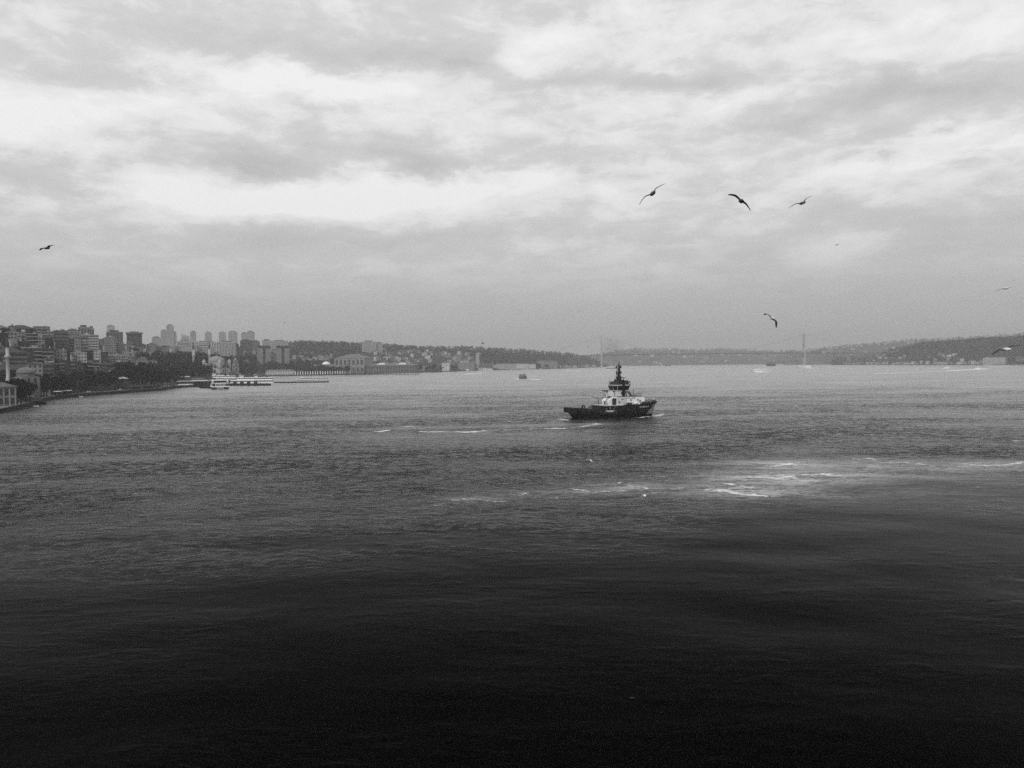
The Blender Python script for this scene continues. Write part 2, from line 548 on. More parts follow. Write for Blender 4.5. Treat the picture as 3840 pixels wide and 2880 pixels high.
fo, mi, ch = attr('foam'), attr('milk'), attr('chop')
pst = t.vec('MULTIPLY', pos, (0.55, 1.0, 1.0))
fil = t.noise(t.vec('MULTIPLY', pos, (0.40, 0.75, 1.0)), 1.3, 7, 0.72, 1.2)
fil2 = t.noise(t.vec('MULTIPLY', pos, (0.3, 0.8, 1.0)), 0.28, 5, 0.6, 0.6)
foam_f = t.math('ADD', fo, t.math('MULTIPLY', t.math('SUBTRACT', fil, 0.5), 3.4))
foam_f = t.maprange(foam_f, 0.50, 1.05, 0.0, 1.0)
foam_f = t.math('MULTIPLY', foam_f, t.maprange(fo, 0.03, 0.25, 0.0, 1.0))
milk_f = t.math('MULTIPLY', mi, t.maprange(t.math('ADD', t.math('MULTIPLY', fil, 0.6), t.math('MULTIPLY', fil2, 0.4)), 0.43, 0.58, 0.12, 1.0))
# a few whitecaps out in the chop
caps = t.noise(t.vec('MULTIPLY', pos, (0.16, 0.5, 1.0)), 0.55, 3, 0.55)
caps = t.math('MULTIPLY', t.maprange(caps, 0.775, 0.80, 0.0, 0.8), ch)
foam_f = t.math('MAXIMUM', foam_f, caps)
r1 = t.noise(pst, 1.0, 6, 0.65, 0.5)
gust = t.maprange(t.noise(t.vec('MULTIPLY', pos, (0.35, 1.0, 1.0)), 0.022, 4, 0.6, 0.6), 0.36, 0.64, 0.35, 1.3)
r2 = t.noise(t.vec('MULTIPLY', pos, (0.85, 1.0, 1.0)), 0.52, 8, 0.72, 0.6)
r3 = t.noise(t.vec('MULTIPLY', pos, (0.35, 1.0, 1.0)), 0.06, 4, 0.6, 0.3)
r2b = t.noise(t.vec('MULTIPLY', pos, (0.7, 1.0, 1.0)), 0.20, 6, 0.62, 0.9)
wl = t.math('POWER', t.math('MAXIMUM', t.math('SUBTRACT', r2, 0.50), 0.0), 1.3)
wl2 = t.math('POWER', t.math('MAXIMUM', t.math('SUBTRACT', r2b, 0.49), 0.0), 1.3)
open_h = t.math('ADD', t.math('MULTIPLY', wl, 1.9), t.math('MULTIPLY', wl2, 3.0))
open_h = t.math('MULTIPLY_ADD', r2, 0.08, open_h)
fine_h = t.math('MULTIPLY_ADD', r1, 0.045, t.math('MULTIPLY', t.noise(t.vec('MULTIPLY', pos, (0.45, 1.0, 1.0)), 0.42, 5, 0.6, 0.8), 0.075))     # small ripples everywhere, the slick too
calm = t.maprange(t.noise(t.vec('MULTIPLY', pos, (0.5, 1.0, 1.0)), 0.045, 3, 0.55, 0.8), 0.38, 0.62, 0.25, 1.0)
h = t.math('ADD', t.math('MULTIPLY', open_h, t.math('MULTIPLY', ch, gust)), t.math('MULTIPLY', fine_h, calm))
h = t.math('MULTIPLY_ADD', t.math('MULTIPLY', r3, ch), 0.05, h)
bump = t.node('ShaderNodeBump')
bump.inputs['Distance'].default_value = 1.0
bump.inputs['Strength'].default_value = 0.7
t.l.new(h, bump.inputs['Height'])
bump2 = t.node('ShaderNodeBump')
bump2.inputs['Distance'].default_value = 1.0
bump2.inputs['Strength'].default_value = 1.0
t.l.new(h, bump2.inputs['Height'])
t.n.remove(b)
fres = t.node('ShaderNodeFresnel')
fres.inputs['IOR'].default_value = 1.20
t.l.new(bump2.outputs[0], fres.inputs['Normal'])
gl = t.node('ShaderNodeBsdfGlossy')
gl.inputs['Roughness'].default_value = 0.22
t.l.new(bump.outputs[0], gl.inputs['Normal'])
deep = t.node('ShaderNodeBsdfDiffuse')
deep.inputs['Color'].default_value = (0.0004, 0.0004, 0.0004, 1)
b = t.node('ShaderNodeMixShader')
t.l.new(t.math('MULTIPLY', t.math('POWER', fres.outputs[0], 2.0), 1.6, clamp=True), b.inputs[0])      # Fresnel steepened so a dark fade is put into the near water
t.l.new(deep.outputs[0], b.inputs[1])
t.l.new(gl.outputs[0], b.inputs[2])
fd = t.node('ShaderNodeBsdfDiffuse')
fd.inputs['Color'].default_value = (0.75, 0.75, 0.75, 1)
md = t.node('ShaderNodeBsdfDiffuse')
md.inputs['Color'].default_value = (0.60, 0.60, 0.60, 1)
mx1 = t.node('ShaderNodeMixShader')
mx2 = t.node('ShaderNodeMixShader')
t.l.new(milk_f, mx1.inputs[0])
t.l.new(b.outputs[0], mx1.inputs[1])
t.l.new(md.outputs[0], mx1.inputs[2])
t.l.new(foam_f, mx2.inputs[0])
t.l.new(mx1.outputs[0], mx2.inputs[1])
t.l.new(fd.outputs[0], mx2.inputs[2])
t.l.new(mx2.outputs[0], t.n['Material Output'].inputs['Surface'])
me.materials.append(wm)
link('water', me, kind='structure', label='wind-chopped grey strait of open water with drifting foam')

# ------------------------------------------------------------------ land: the city shore on the left, the wooded shore on the right, far hills
M_SOIL = mat('hillside_soil', 0.03, 0.95, 0.1, 0.5, 0.03)
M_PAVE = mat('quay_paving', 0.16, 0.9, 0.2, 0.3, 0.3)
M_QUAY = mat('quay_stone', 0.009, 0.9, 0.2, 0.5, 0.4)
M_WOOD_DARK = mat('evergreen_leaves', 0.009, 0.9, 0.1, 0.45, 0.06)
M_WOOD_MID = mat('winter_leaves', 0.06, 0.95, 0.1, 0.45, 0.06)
M_WOOD_FAR = mat('distant_hazed_leaves', 0.12, 0.95, 0.1, 0.4, 0.03)  # leaf colour paled to carry extra distance haze
M_BARE = mat('bare_twigs', 0.010, 0.95, 0.1, 0.4, 0.5)
M_BARK = mat('tree_bark', 0.035, 0.95, 0.1, 0.4, 0.8)


def UD(x, D):
    p = P(x, 1360, D)
    return p.x / p.y


# shore line of the left (city) side: photo column -> ground distance of the water's edge
SHORE_PX = [(-900, 300), (-300, 372)] + [(x, W(x, y).y) for x, y in [(0, 1549), (85, 1531), (183, 1500), (298, 1487), (480, 1473), (595, 1465), (663, 1455), (748, 1450)]] + \
    [(800, 1080), (860, 1230), (930, 1500), (990, 1800), (1100, 1840), (1280, 1935), (1480, 2180), (1680, 2480), (1758, 2700), (1950, 3080), (2100, 3420), (2200, 3900), (2262, 4300), (2300, 4800)]
SHORE_U = [((x - 1920) / F, D) for x, D in SHORE_PX]
RIDGE_PX = [(-900, 640, 62), (-300, 740, 64), (0, 850, 61), (250, 1000, 60), (450, 1400, 58), (640, 1800, 61), (900, 2300, 62), (1000, 2450, 76), (1100, 2600, 90), (1300, 2800, 92), (1500, 3000, 83),
            (1800, 3400, 84), (2000, 3700, 73), (2130, 3950, 61), (2200, 4150, 48), (2262, 4500, 14), (2300, 5000, 6)]
RIDGE_UD = [((x - 1920) / F, D) for x, D, z in RIDGE_PX]
RIDGE_UZ = [((x - 1920) / F, z) for x, D, z in RIDGE_PX]
QUAY_Z = 2.2


def land_left(X_, Y_):
    u = X_ / Y_
    ds = lerp(SHORE_U, u)
    dr = lerp(RIDGE_UD, u)
    zr = lerp(RIDGE_UZ, u)
    flat = 45 if Y_ < 1700 else 70
    k = (Y_ - ds - flat) / max(dr - ds - flat, 60)
    k = min(max(k, 0), 1)
    bump = 2.0 * math.sin(X_ * 0.013 + 1) * math.sin(Y_ * 0.011) * min(k * 4, 1)
    return QUAY_Z + (zr - QUAY_Z) * (0.75 * k + 0.25 * k * k * (3 - 2 * k)) + bump


M_SOIL_FAR = mat('distant_hazed_hillside', 0.10, 0.95, 0.1, 0.4, 0.01)  # soil lightened: part of the far haze is painted in here


def grid_land(name, us, rows, zf, dsf, label, skirt=-8.0):
    """sheet of land over a fan of bearings; first row drops below the water"""
    vs, fs = [], []
    for u in us:
        d0, d1 = dsf(u)
        vs.append((u * d0, d0, skirt))
        for t_ in rows:
            D = d0 + 0.4 + (d1 - d0) * t_
            vs.append((u * D, D, zf(u * D, D)))
    n = len(rows) + 1
    for i in range(len(us) - 1):
        for j in range(n - 1):
            fs.append((i * n + j, (i + 1) * n + j, (i + 1) * n + j + 1, i * n + j + 1))
    mb = MB()
    mb.add(vs, fs, False)
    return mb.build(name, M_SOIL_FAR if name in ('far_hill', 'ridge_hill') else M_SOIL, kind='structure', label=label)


us = [(-2800 + 20 * i - 1920) / F + 0.0 for i in range(0, 256)]
us = [u for u in us if u < 0.128]
rows_ = [0.0] + [0.004 * 1.12 ** i for i in range(0, 48)]
rows_ = [r for r in rows_ if r < 1.0] + [1.0]
land = grid_land('hillside', us, rows_, land_left, lambda u: (lerp(SHORE_U, u), lerp(RIDGE_UD, u) + 900), 'city hillside rising from the quay along the left shore')

# quay: stone wall face with a paved promenade on top, following the water's edge
qv, qf = MB(), MB()
pts = [(u * d, d) for u, d in [(a, lerp(SHORE_U, a)) for a in us if a < (1760 - 1920) / F]]
for (ax, ay), (bx, by) in zip(pts[:-1], pts[1:]):
    nx, ny = (by - ay), -(bx - ax)
    L = math.hypot(nx, ny)
    nx, ny = nx / L, ny / L
    s = 1 if nx * ax + ny * ay < 0 or ny < 0 else -1
    nx, ny = nx * s, ny * s                                  # toward the water
    o = 1.0
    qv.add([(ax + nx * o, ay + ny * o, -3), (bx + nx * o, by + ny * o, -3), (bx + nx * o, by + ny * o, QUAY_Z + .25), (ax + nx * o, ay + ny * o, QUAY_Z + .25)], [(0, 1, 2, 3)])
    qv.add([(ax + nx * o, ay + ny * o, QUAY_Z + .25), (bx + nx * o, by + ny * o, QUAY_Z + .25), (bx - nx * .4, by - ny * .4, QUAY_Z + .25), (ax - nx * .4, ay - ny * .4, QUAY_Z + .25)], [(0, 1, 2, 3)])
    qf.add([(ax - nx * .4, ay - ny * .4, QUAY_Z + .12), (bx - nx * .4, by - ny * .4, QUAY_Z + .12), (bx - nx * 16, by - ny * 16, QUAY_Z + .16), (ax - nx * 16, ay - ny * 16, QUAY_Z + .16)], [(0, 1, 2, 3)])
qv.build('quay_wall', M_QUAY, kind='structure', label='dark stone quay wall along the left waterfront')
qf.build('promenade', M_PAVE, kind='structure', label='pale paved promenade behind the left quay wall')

# right shore: near wooded ridge with a paler ridge behind it
def fan_hill(name, xs, label, skirt=-8):
    """xs: (photo column, shore distance, ridge distance, ridge height) across the hill"""
    ul = [((x - 1920) / F, a, b_, z) for x, a, b_, z in xs]
    t1 = [(q[0], q[1]) for q in ul]
    t2 = [(q[0], q[2]) for q in ul]
    t3 = [(q[0], q[3]) for q in ul]

    def zf(X_, Y_):
        u = X_ / Y_
        a, b_, z = lerp(t1, u), lerp(t2, u), lerp(t3, u)
        k = min(max((Y_ - a - 15) / max(b_ - a - 15, 30), 0), 1.0)
        return 2.0 + (z - 2.0) * math.sin(k * math.pi / 2) ** 1.15 + 3 * math.sin(X_ * .02) * math.sin(Y_ * .017) * min(1, 3 * k)
    n = 110
    ua, ub = ul[0][0], ul[-1][0]
    uu = [ua + (ub - ua) * i / n for i in range(n + 1)]
    rr = [0, .01, .02, .04] + [.06 + .94 * i / 22 for i in range(23)]
    grid_land(name, uu, rr, zf, lambda u: (lerp(t1, u), lerp(t2, u) + 500), label, skirt)
    return zf, t1, t2, t3


def ztop(x, y, D):
    return P(x, y, D).z


near_right = fan_hill('wooded_hill', [(3120, 4150, 4400, 30), (3250, 3950, 4250, ztop(3250, 1338, 4250)), (3361, 3750, 4100, ztop(3361, 1316, 4100)), (3456, 3550, 3950, ztop(3456, 1294, 3950)),
                                      (3560, 3400, 3800, ztop(3560, 1287, 3800)), (3678, 3250, 3700, ztop(3678, 1279, 3700)), (3840, 3100, 3550, ztop(3840, 1271, 3550)), (4400, 2700, 3200, 125), (5000, 2300, 2900, 120)],
                      'dark wooded hill above the right-hand shore')
far_right = fan_hill('ridge_hill', [(2940, 4750, 5600, ztop(2940, 1323, 5600)), (3010, 4700, 5600, ztop(3010, 1320, 5600)), (3140, 4600, 5500, ztop(3140, 1304, 5500)), (3298, 4600, 5500, ztop(3298, 1291, 5500)), (3425, 4600, 5500, ztop(3425, 1278, 5500)),
                                    (3551, 4500, 5400, ztop(3551, 1275, 5400)), (3840, 4500, 5300, ztop(3840, 1254, 5300)), (5000, 4200, 5000, 240)], 'pale hazy ridge of houses behind the right-hand hill')
far_mid = fan_hill('far_hill', [(2080, 5600, 6500, 20), (2276, 5600, 6700, ztop(2276, 1324, 6700)), (2360, 5600, 6800, ztop(2360, 1312, 6800)), (2500, 5700, 6900, ztop(2500, 1312, 6900)), (2612, 5800, 7000, ztop(2612, 1315, 7000)),
                                (2700, 5800, 7000, ztop(2700, 1310, 7000)), (2850, 5800, 7000, ztop(2850, 1318, 7000)), (3000, 5900, 7000, ztop(3000, 1320, 7000)), (3250, 5900, 7000, ztop(3250, 1310, 7000))],
                   'faint hills closing the strait beyond the bridge')


# ------------------------------------------------------------------ woods
def leaf_cloud(centres, radii, n_per, seed, size=0.2, jitter=0.5):
    """n_per small leaf-clump faces around every centre; returns vertex and face arrays"""
    r = np.random.RandomState(seed)
    c = np.repeat(np.asarray(centres, float), n_per, 0)
    ra = np.repeat(np.asarray(radii, float), n_per, 0)
    d = r.normal(size=c.shape)
    d /= np.linalg.norm(d, axis=1, keepdims=True) + 1e-9
    rad = r.uniform(0.35, 1.0, (len(c), 1)) ** 0.6
    p = c + d * rad * ra
    s = (ra.mean(1, keepdims=True) * size) * r.uniform(1 - jitter, 1 + jitter, (len(c), 1))
    a = r.normal(size=c.shape)
    a /= np.linalg.norm(a, axis=1, keepdims=True)
    bb = np.cross(a, r.normal(size=c.shape))
    bb /= np.linalg.norm(bb, axis=1, keepdims=True) + 1e-9
    v = np.stack([p - a * s, p + bb * s * 0.8, p + a * s, p - bb * s * 0.8], 1).reshape(-1, 3)
    f = np.arange(len(v)).reshape(-1, 4)
    return v, f


def mesh_np(name, v, f, material):
    me_ = bpy.data.meshes.new(name)
    me_.vertices.add(len(v))
    me_.vertices.foreach_set('co', np.asarray(v, float).ravel())
    k = f.shape[1]
    me_.loops.add(f.size)
    me_.polygons.add(len(f))
    me_.loops.foreach_set('vertex_index', f.ravel().astype(np.int32))
    me_.polygons.foreach_set('loop_start', (np.arange(len(f)) * k).astype(np.int32))
    me_.materials.append(material)
    me_.update(calc_edges=True)
    me_.validate()
    return me_


def wood(name, label, zf, px_range, frac, count, hgt, material, seed, t1, t2, n_per=26, keep=None):
    """scatter trees of height hgt over a hill between two bearings; frac = share of the slope from shore to ridge"""
    r = random.Random(seed)
    cs, rads = [], []
    while len(cs) < count:
        x = r.uniform(*px_range)
        k = r.uniform(*frac)
        u = (x - 1920) / F
        a, b_ = lerp(t1, u), lerp(t2, u)
        D = a + (b_ - a) * k
        if keep and not keep(x, k):
            continue
        X_, Y_ = u * D, D
        h = hgt * r.uniform(0.65, 1.35)
        cs.append((X_, Y_, zf(X_, Y_) + h * 0.5))
        rads.append((h * 0.42, h * 0.42, h * 0.55))
    v, f = leaf_cloud(cs, rads, n_per, seed, 0.34)
    link(name, mesh_np(name, v, f, material), kind='stuff', label=label)


# wooded slopes on the left side
wood('parkland_wood', 'dark leafless wood on the slope behind the domed mosque', land_left, (520, 965), (0.16, 0.62), 520, 12, M_WOOD_DARK, 1, SHORE_U, RIDGE_UD, 30,
     keep=lambda x, k: True)
wood('garden_wood', 'dark garden trees behind the palace wings', land_left, (985, 1260), (0.12, 0.36), 260, 14, M_WOOD_DARK, 2, SHORE_U, RIDGE_UD, 26)
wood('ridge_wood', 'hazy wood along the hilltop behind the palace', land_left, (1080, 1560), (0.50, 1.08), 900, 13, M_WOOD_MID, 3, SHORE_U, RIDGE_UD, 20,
     keep=lambda x, k: k > 0.86 or x < 1330)
wood('park_wood', 'dark park wood on the hill short of the bridge', land_left, (1740, 2130), (0.16, 0.80), 900, 15, mat('park_leaves', 0.035, 0.95, 0.1, 0.45, 0.05), 4, SHORE_U, RIDGE_UD, 20,
     keep=lambda x, k: k > lerp([(1740, .75), (1800, .5), (1870, .18), (2130, .12)], x))
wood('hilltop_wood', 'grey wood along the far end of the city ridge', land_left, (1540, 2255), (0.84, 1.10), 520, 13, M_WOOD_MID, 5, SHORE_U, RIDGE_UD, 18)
wood('right_wood', 'dense dark wood covering the right-hand hill', near_right[0], (3330, 4000), (0.10, 1.10), 2300, 14, M_WOOD_DARK, 6, near_right[1], near_right[2], 18,
     keep=lambda x, k: x > 3395 or k > 0.35)
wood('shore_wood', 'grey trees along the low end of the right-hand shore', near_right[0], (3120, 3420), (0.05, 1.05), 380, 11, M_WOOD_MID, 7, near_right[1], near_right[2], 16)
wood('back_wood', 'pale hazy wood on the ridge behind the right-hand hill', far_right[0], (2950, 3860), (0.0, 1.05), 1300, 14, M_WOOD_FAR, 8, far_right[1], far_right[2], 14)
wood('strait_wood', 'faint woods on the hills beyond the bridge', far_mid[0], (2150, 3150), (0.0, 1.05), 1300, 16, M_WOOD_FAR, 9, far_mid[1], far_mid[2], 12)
# ------------------------------------------------------------------ the salvage tug
M_HULL_BLACK = mat('tug_hull_black', 0.002, 0.6, 0.12, 0.3, 0.4)
M_HULL_DARK = mat('tug_hull_dark_red', 0.010, 0.55, 0.15, 0.35, 0.25, streak=True)
M_HULL_GREY = mat('tug_bulwark_grey', 0.04, 0.6, 0.3, 0.3, 0.5)
M_WHITE = mat('ship_white_paint', 0.86, 0.45, 0.3, 0.07, 0.8, streak=True)
M_OFFWHITE = mat('ship_weathered_white', 0.55, 0.5, 0.3, 0.18, 0.7, streak=True)
M_RUBBER = mat('fender_rubber', 0.005, 0.85, 0.2, 0.3, 1.0)
M_STEEL = mat('dark_deck_steel', 0.02, 0.6, 0.35, 0.4, 0.8)
M_GREYSTEEL = mat('grey_deck_steel', 0.14, 0.6, 0.35, 0.3, 0.8)
M_GLASS = mat('dark_window_glass', 0.010, 0.12, 0.5)
M_DECK = mat('tug_deck_paint', 0.06, 0.8, 0.2, 0.4, 0.6)
M_MARK_WHITE = mat('white_marking_paint', 0.75, 0.6, 0.3)
M_MARK_DARK = mat('dark_lettering_paint', 0.06, 0.6, 0.3)

L2, WL0, WL1 = 20.5, -17.4, 18.2
SHEER = [(-20.5, 4.35), (-15, 3.8), (-9, 3.45), (-1.5, 3.4), (2.6, 5.25), (8, 5.35), (15, 5.6), (20.5, 5.95)]
HB_TOP = [(-1.0, 4.9), (-0.965, 5.7), (-0.88, 6.1), (-0.5, 6.25), (0.4, 6.25), (0.62, 5.7), (0.78, 4.5), (0.90, 2.7), (0.965, 1.35), (1.0, 0.12)]
HB_WL = [(-1.0, 3.4), (-0.94, 4.8), (-0.85, 5.5), (-0.5, 5.9), (0.35, 5.8), (0.6, 4.6), (0.78, 3.0), (0.90, 1.5), (0.97, 0.6), (1.0, 0.05)]


def hull_pt(s, z):
    x, y, z = hull_pt0(s, z)
    return x + 1.9 * max(0.0, (s - 0.55) / 0.45) ** 1.2, y, z


def hull_pt0(s, z):
    """point on the starboard hull side: s = -1 stern .. 1 bow, z above the water"""
    xt = s * L2
    zt = lerp(SHEER, xt)
    k = z / zt
    xw = WL0 + (s + 1) / 2 * (WL1 - WL0)
    kk = min(max(k, -0.6), 1.3)
    x = xw + (xt - xw) * (kk if kk > 0 else kk * 0.6)
    hw, ht = lerp(HB_WL, s), lerp(HB_TOP, s)
    y = hw + (ht - hw) * (kk ** 0.8 if kk > 0 else kk * 0.4)
    return x, -max(y, 0.03), z


def hull_shell(mb, z_from, z_to, off=0.0, s0=-1.0, s1=1.0, n=56, m=6, close=False):
    """both sides (and the transom) of the hull between two height functions"""
    cols = []
    for i in range(n + 1):
        s = s0 + (s1 - s0) * i / n
        za, zb = z_from(s * L2), z_to(s * L2)
        cols.append([hull_pt(s, za + (zb - za) * j / m) for j in range(m + 1)])
    for side in (1, -1):
        vs, fs = [], []
        for c in cols:
            for p in c:
                vs.append((p[0], (p[1] - off) * side, p[2]))
        for i in range(n):
            for j in range(m):
                q = [i * (m + 1) + j, (i + 1) * (m + 1) + j, (i + 1) * (m + 1) + j + 1, i * (m + 1) + j + 1]
                fs.append(tuple(q if side == 1 else q[::-1]))
        mb.add(vs, fs, True)
    if s0 <= -1.0:
        c = cols[0]
        vs = [(p[0], p[1], p[2]) for p in c] + [(p[0], -p[1], p[2]) for p in c]
        fs = [(j, j + 1, m + 1 + j + 1, m + 1 + j) for j in range(m)]
        mb.add(vs, fs, False)
    return mb


tug_c = P(2293, 1560, 349)
TUG_ROT = math.radians(19)
tug = thing('tugboat', (tug_c.x, tug_c.y, 0), TUG_ROT, 'black-hulled salvage tug with white deckhouse and tall mast under way', 'tugboat')
sheer = lambda x: lerp(SHEER, x)
mb = hull_shell(MB(), lambda x: -1.6, lambda x: min(1.7 + max(0, -x - 6) * .22, sheer(x) - .05))
hull = mb.build('hull', M_HULL_BLACK, tug)
up = hull_shell(MB(), lambda x: min(1.7 + max(0, -x - 6) * .22, sheer(x) - .05), lambda x: sheer(x), 0.004)
up.build('upper_hull', M_HULL_DARK, hull)
# grey bulwark panel amidships and along the aft side
gb = hull_shell(MB(), lambda x: sheer(x) - 1.45 if x > -9 else sheer(x) - .55, lambda x: sheer(x) - .02, 0.03, -0.93, -0.03, 30, 3)
gb.build('bulwark', M_HULL_GREY, hull)
# main deck and raised fore deck
dk = MB()
n = 40
for (s0, s1, dz) in ((-0.985, 0.0, -1.15), (0.0, 0.99, -0.05)):
    vs, fs = [], []
    for i in range(n + 1):
        s = s0 + (s1 - s0) * i / n
        zz = (2.5 if dz < -1 else sheer(max(s * L2, 2.7)) - .05)
        p = hull_pt(s, min(zz, sheer(s * L2)))
        vs += [(p[0], p[1], zz), (p[0], -p[1], zz)]
    fs = [(2 * i, 2 * i + 2, 2 * i + 3, 2 * i + 1) for i in range(n)]
    dk.add(vs, fs)
dk.box(-0.2, -6.1, 2.4, 0.2, 6.1, 5.2)
dk.build('deck', M_DECK, tug)
# fenders
fd_ = MB()
for side in (1, -1):
    ps = [hull_pt(s, sheer(s * L2) + .05) for s in np.linspace(0.55, 0.995, 16)]
    for a, b_ in zip(ps[:-1], ps[1:]):
        fd_.tube((a[0], a[1] * side, a[2]), (b_[0], b_[1] * side, b_[2]), .42, .42, 8)
fd_.build('bow_fender', M_RUBBER, tug)
fd_ = MB()
fd_.prism([(-20.9, -4.9), (-20.2, -5.8), (-19.2, -6.1), (-19.0, 6.1), (-20.2, 5.8), (-20.9, 4.9)], 2.3, 4.45)
fd_.build('stern_fender', M_RUBBER, tug)
for z in (2.05,):
    for side in (1, -1):
        fd_ = MB()
        ps = [hull_pt(s, sheer(s * L2) * .46) for s in np.linspace(-0.95, 0.5, 24)]
        for a, b_ in zip(ps[:-1], ps[1:]):
            fd_.tube((a[0], a[1] * side, a[2]), (b_[0], b_[1] * side, b_[2]), .24, .24, 6)
        fd_.build('side_fender', M_RUBBER, tug)
for side in (1, -1):
    lip = MB()
    ps = [hull_pt(s, sheer(s * L2)) for s in np.linspace(-0.98, -0.05, 34)]
    for k_, (a, b_) in enumerate(zip(ps[:-1], ps[1:])):
        lip.tube((a[0], a[1] * side, a[2] + .03 + .06 * (k_ % 2)), (b_[0], b_[1] * side, b_[2] + .03 + .06 * (k_ % 2)), .2, .2, 6)
    lip.build('bulwark_rail', M_RUBBER, tug)
# forecastle bulwark
fb = MB()
for side in (1, -1):
    vs, fs = [], []
    ss = np.linspace(0.60, 0.985, 18)
    for s in ss:
        p = hull_pt(s, sheer(s * L2) + .35)
        hgt = 6.55 + (s - .6) * 1.7
        for (yo, zz) in ((0, p[2]), (-.25, hgt), (-.45, hgt), (-.35, p[2])):
            vs.append((p[0] - .35, (p[1] - yo) * side, zz))
    for i in range(len(ss) - 1):
        for j in range(4):
            fs.append((4 * i + j, 4 * i + 4 + j, 4 * i + 4 + (j + 1) % 4, 4 * i + (j + 1) % 4))
    fb.add(vs, fs)
fbo = fb.build('forecastle_bulwark', M_HULL_GREY, tug)
rl = MB()
for side in (1, -1):
    ps = [hull_pt(s, 5.6) for s in np.linspace(0.60, 0.985, 14)]
    for i, (a, b_) in enumerate(zip(ps[:-1], ps[1:])):
        za, zb = 6.62 + i * .05, 6.67 + i * .05
        rl.tube((a[0] - .35, (a[1] + .33) * side, za), (b_[0] - .35, (b_[1] + .33) * side, zb), .09, .09, 6)
rl.build('cap_rail', M_MARK_WHITE, fbo)
MB().box(14.6, -4.25, 6.0, 17.4, -3.2, 6.35).build('bow_locker', M_WHITE, tug)
wn = MB()
wn.tube((13.2, -1.6, 6.4), (13.2, 1.6, 6.4), .75, .75, 12)
wn.box(12.4, -2.2, 5.5, 14.2, -1.7, 7.0).box(12.4, 1.7, 5.5, 14.2, 2.2, 7.0)
wn.build('anchor_windlass', M_STEEL, tug)
# towing winch and staple on the aft deck
wn = MB()
wn.tube((-6.6, -1.8, 4.0), (-6.6, 1.8, 4.0), 1.15, 1.15, 14)
wn.box(-8.3, -3.6, 2.5, -5.2, -1.8, 4.9).box(-8.3, 1.8, 2.5, -5.2, 3.6, 4.9).box(-8.5, -3.9, 4.9, -5.0, 3.9, 5.15)
wn.build('towing_winch', M_STEEL, tug)
st_ = MB()
st_.path([(-13.6, -1.6, 2.5), (-13.6, -1.5, 4.7), (-13.6, -.9, 5.3), (-13.6, .9, 5.3), (-13.6, 1.5, 4.7), (-13.6, 1.6, 2.5)], .32, 8)
st_.path([(-13.6, -1.2, 4.8), (-12.2, -1.2, 2.5)], .25, 6)
st_.path([(-13.6, 1.2, 4.8), (-12.2, 1.2, 2.5)], .25, 6)
st_.build('towing_staple', M_STEEL, tug)
for (x, y) in ((-12.0, -4.4), (-12.0, 4.4), (-3.5, -5.3)):
    MB().tube((x, y, 2.5), (x, y, 3.8), .3, .3, 8).tube((x + .9, y, 2.5), (x + .9, y, 3.8), .3, .3, 8).tube((x - .3, y, 3.4), (x + 1.2, y, 3.4), .2, .2, 6).build('bollard', M_STEEL, tug)
# upper deck plate overhanging the aft deck on props
pl = MB()
pl.box(-5.9, -5.9, 5.15, 3.2, 5.9, 5.40)
upper_deck = pl.build('upper_deck', M_OFFWHITE, tug)
for (x0, x1, yy) in ((-3.2, -3.9, -5.5), (0.6, -0.5, -5.6), (2.2, 1.4, -5.6), (-3.2, -3.9, 5.5), (0.6, -0.5, 5.6)):
    MB().prism([(x0, yy - .12), (x0 + .55, yy - .12), (x0 + .55, yy + .12), (x0, yy + .12)], 2.5, 5.15, None,
               [(x1, yy - .12), (x1 + .55, yy - .12), (x1 + .55, yy + .12), (x1, yy + .12)]).build('deck_prop', M_GREYSTEEL, upper_deck)
MB().prism([(-2.6, -5.62), (-2.2, -5.62), (-2.2, -5.5), (-2.6, -5.5)], 2.9, 4.9, None, [(-.9, -5.62), (-.5, -5.62), (-.5, -5.5), (-.9, -5.5)]).build('deck_prop', M_GREYSTEEL, upper_deck)
MB().box(-2.9, -4.2, 2.5, 2.4, 4.2, 5.15).build('engine_casing', M_STEEL, tug)
for (x0, z, w_) in ((-5.8, 2.95, 4.1), (-5.0, 2.55, 2.6)):
    p = hull_pt(x0 / L2, z)
    MB().box(x0, p[1] - .16, z, x0 + w_, p[1] + .02, z + .22).build('draught_mark', M_MARK_WHITE, hull)
# white aft house with a sloping shoulder
ah = MB()
ah.prism([(-3.4, 5.4), (0.4, 5.4), (0.4, 9.0), (-1.0, 9.0), (-3.4, 7.4)], -4.4, 2.6, Matrix(((1, 0, 0, 0), (0, 0, 1, 0), (0, 1, 0, 0), (0, 0, 0, 1))))
aft = ah.build('aft_deckhouse', M_WHITE, tug)
MB().box(-3.46, -1.0, 5.5, -3.40, 0.2, 7.1).build('door', M_STEEL, aft)
MB().box(-0.9, -4.46, 5.45, 0.2, -4.40, 8.3).build('ventilator', M_STEEL, aft)
MB().tube((-1.6, -4.9, 5.4), (-1.6, -4.9, 7.6), .38, .38, 8).tube((-1.9, -5.3, 7.6), (-1.2, -4.7, 8.3), .4, .3, 8).build('vent_cowl', M_STEEL, tug)
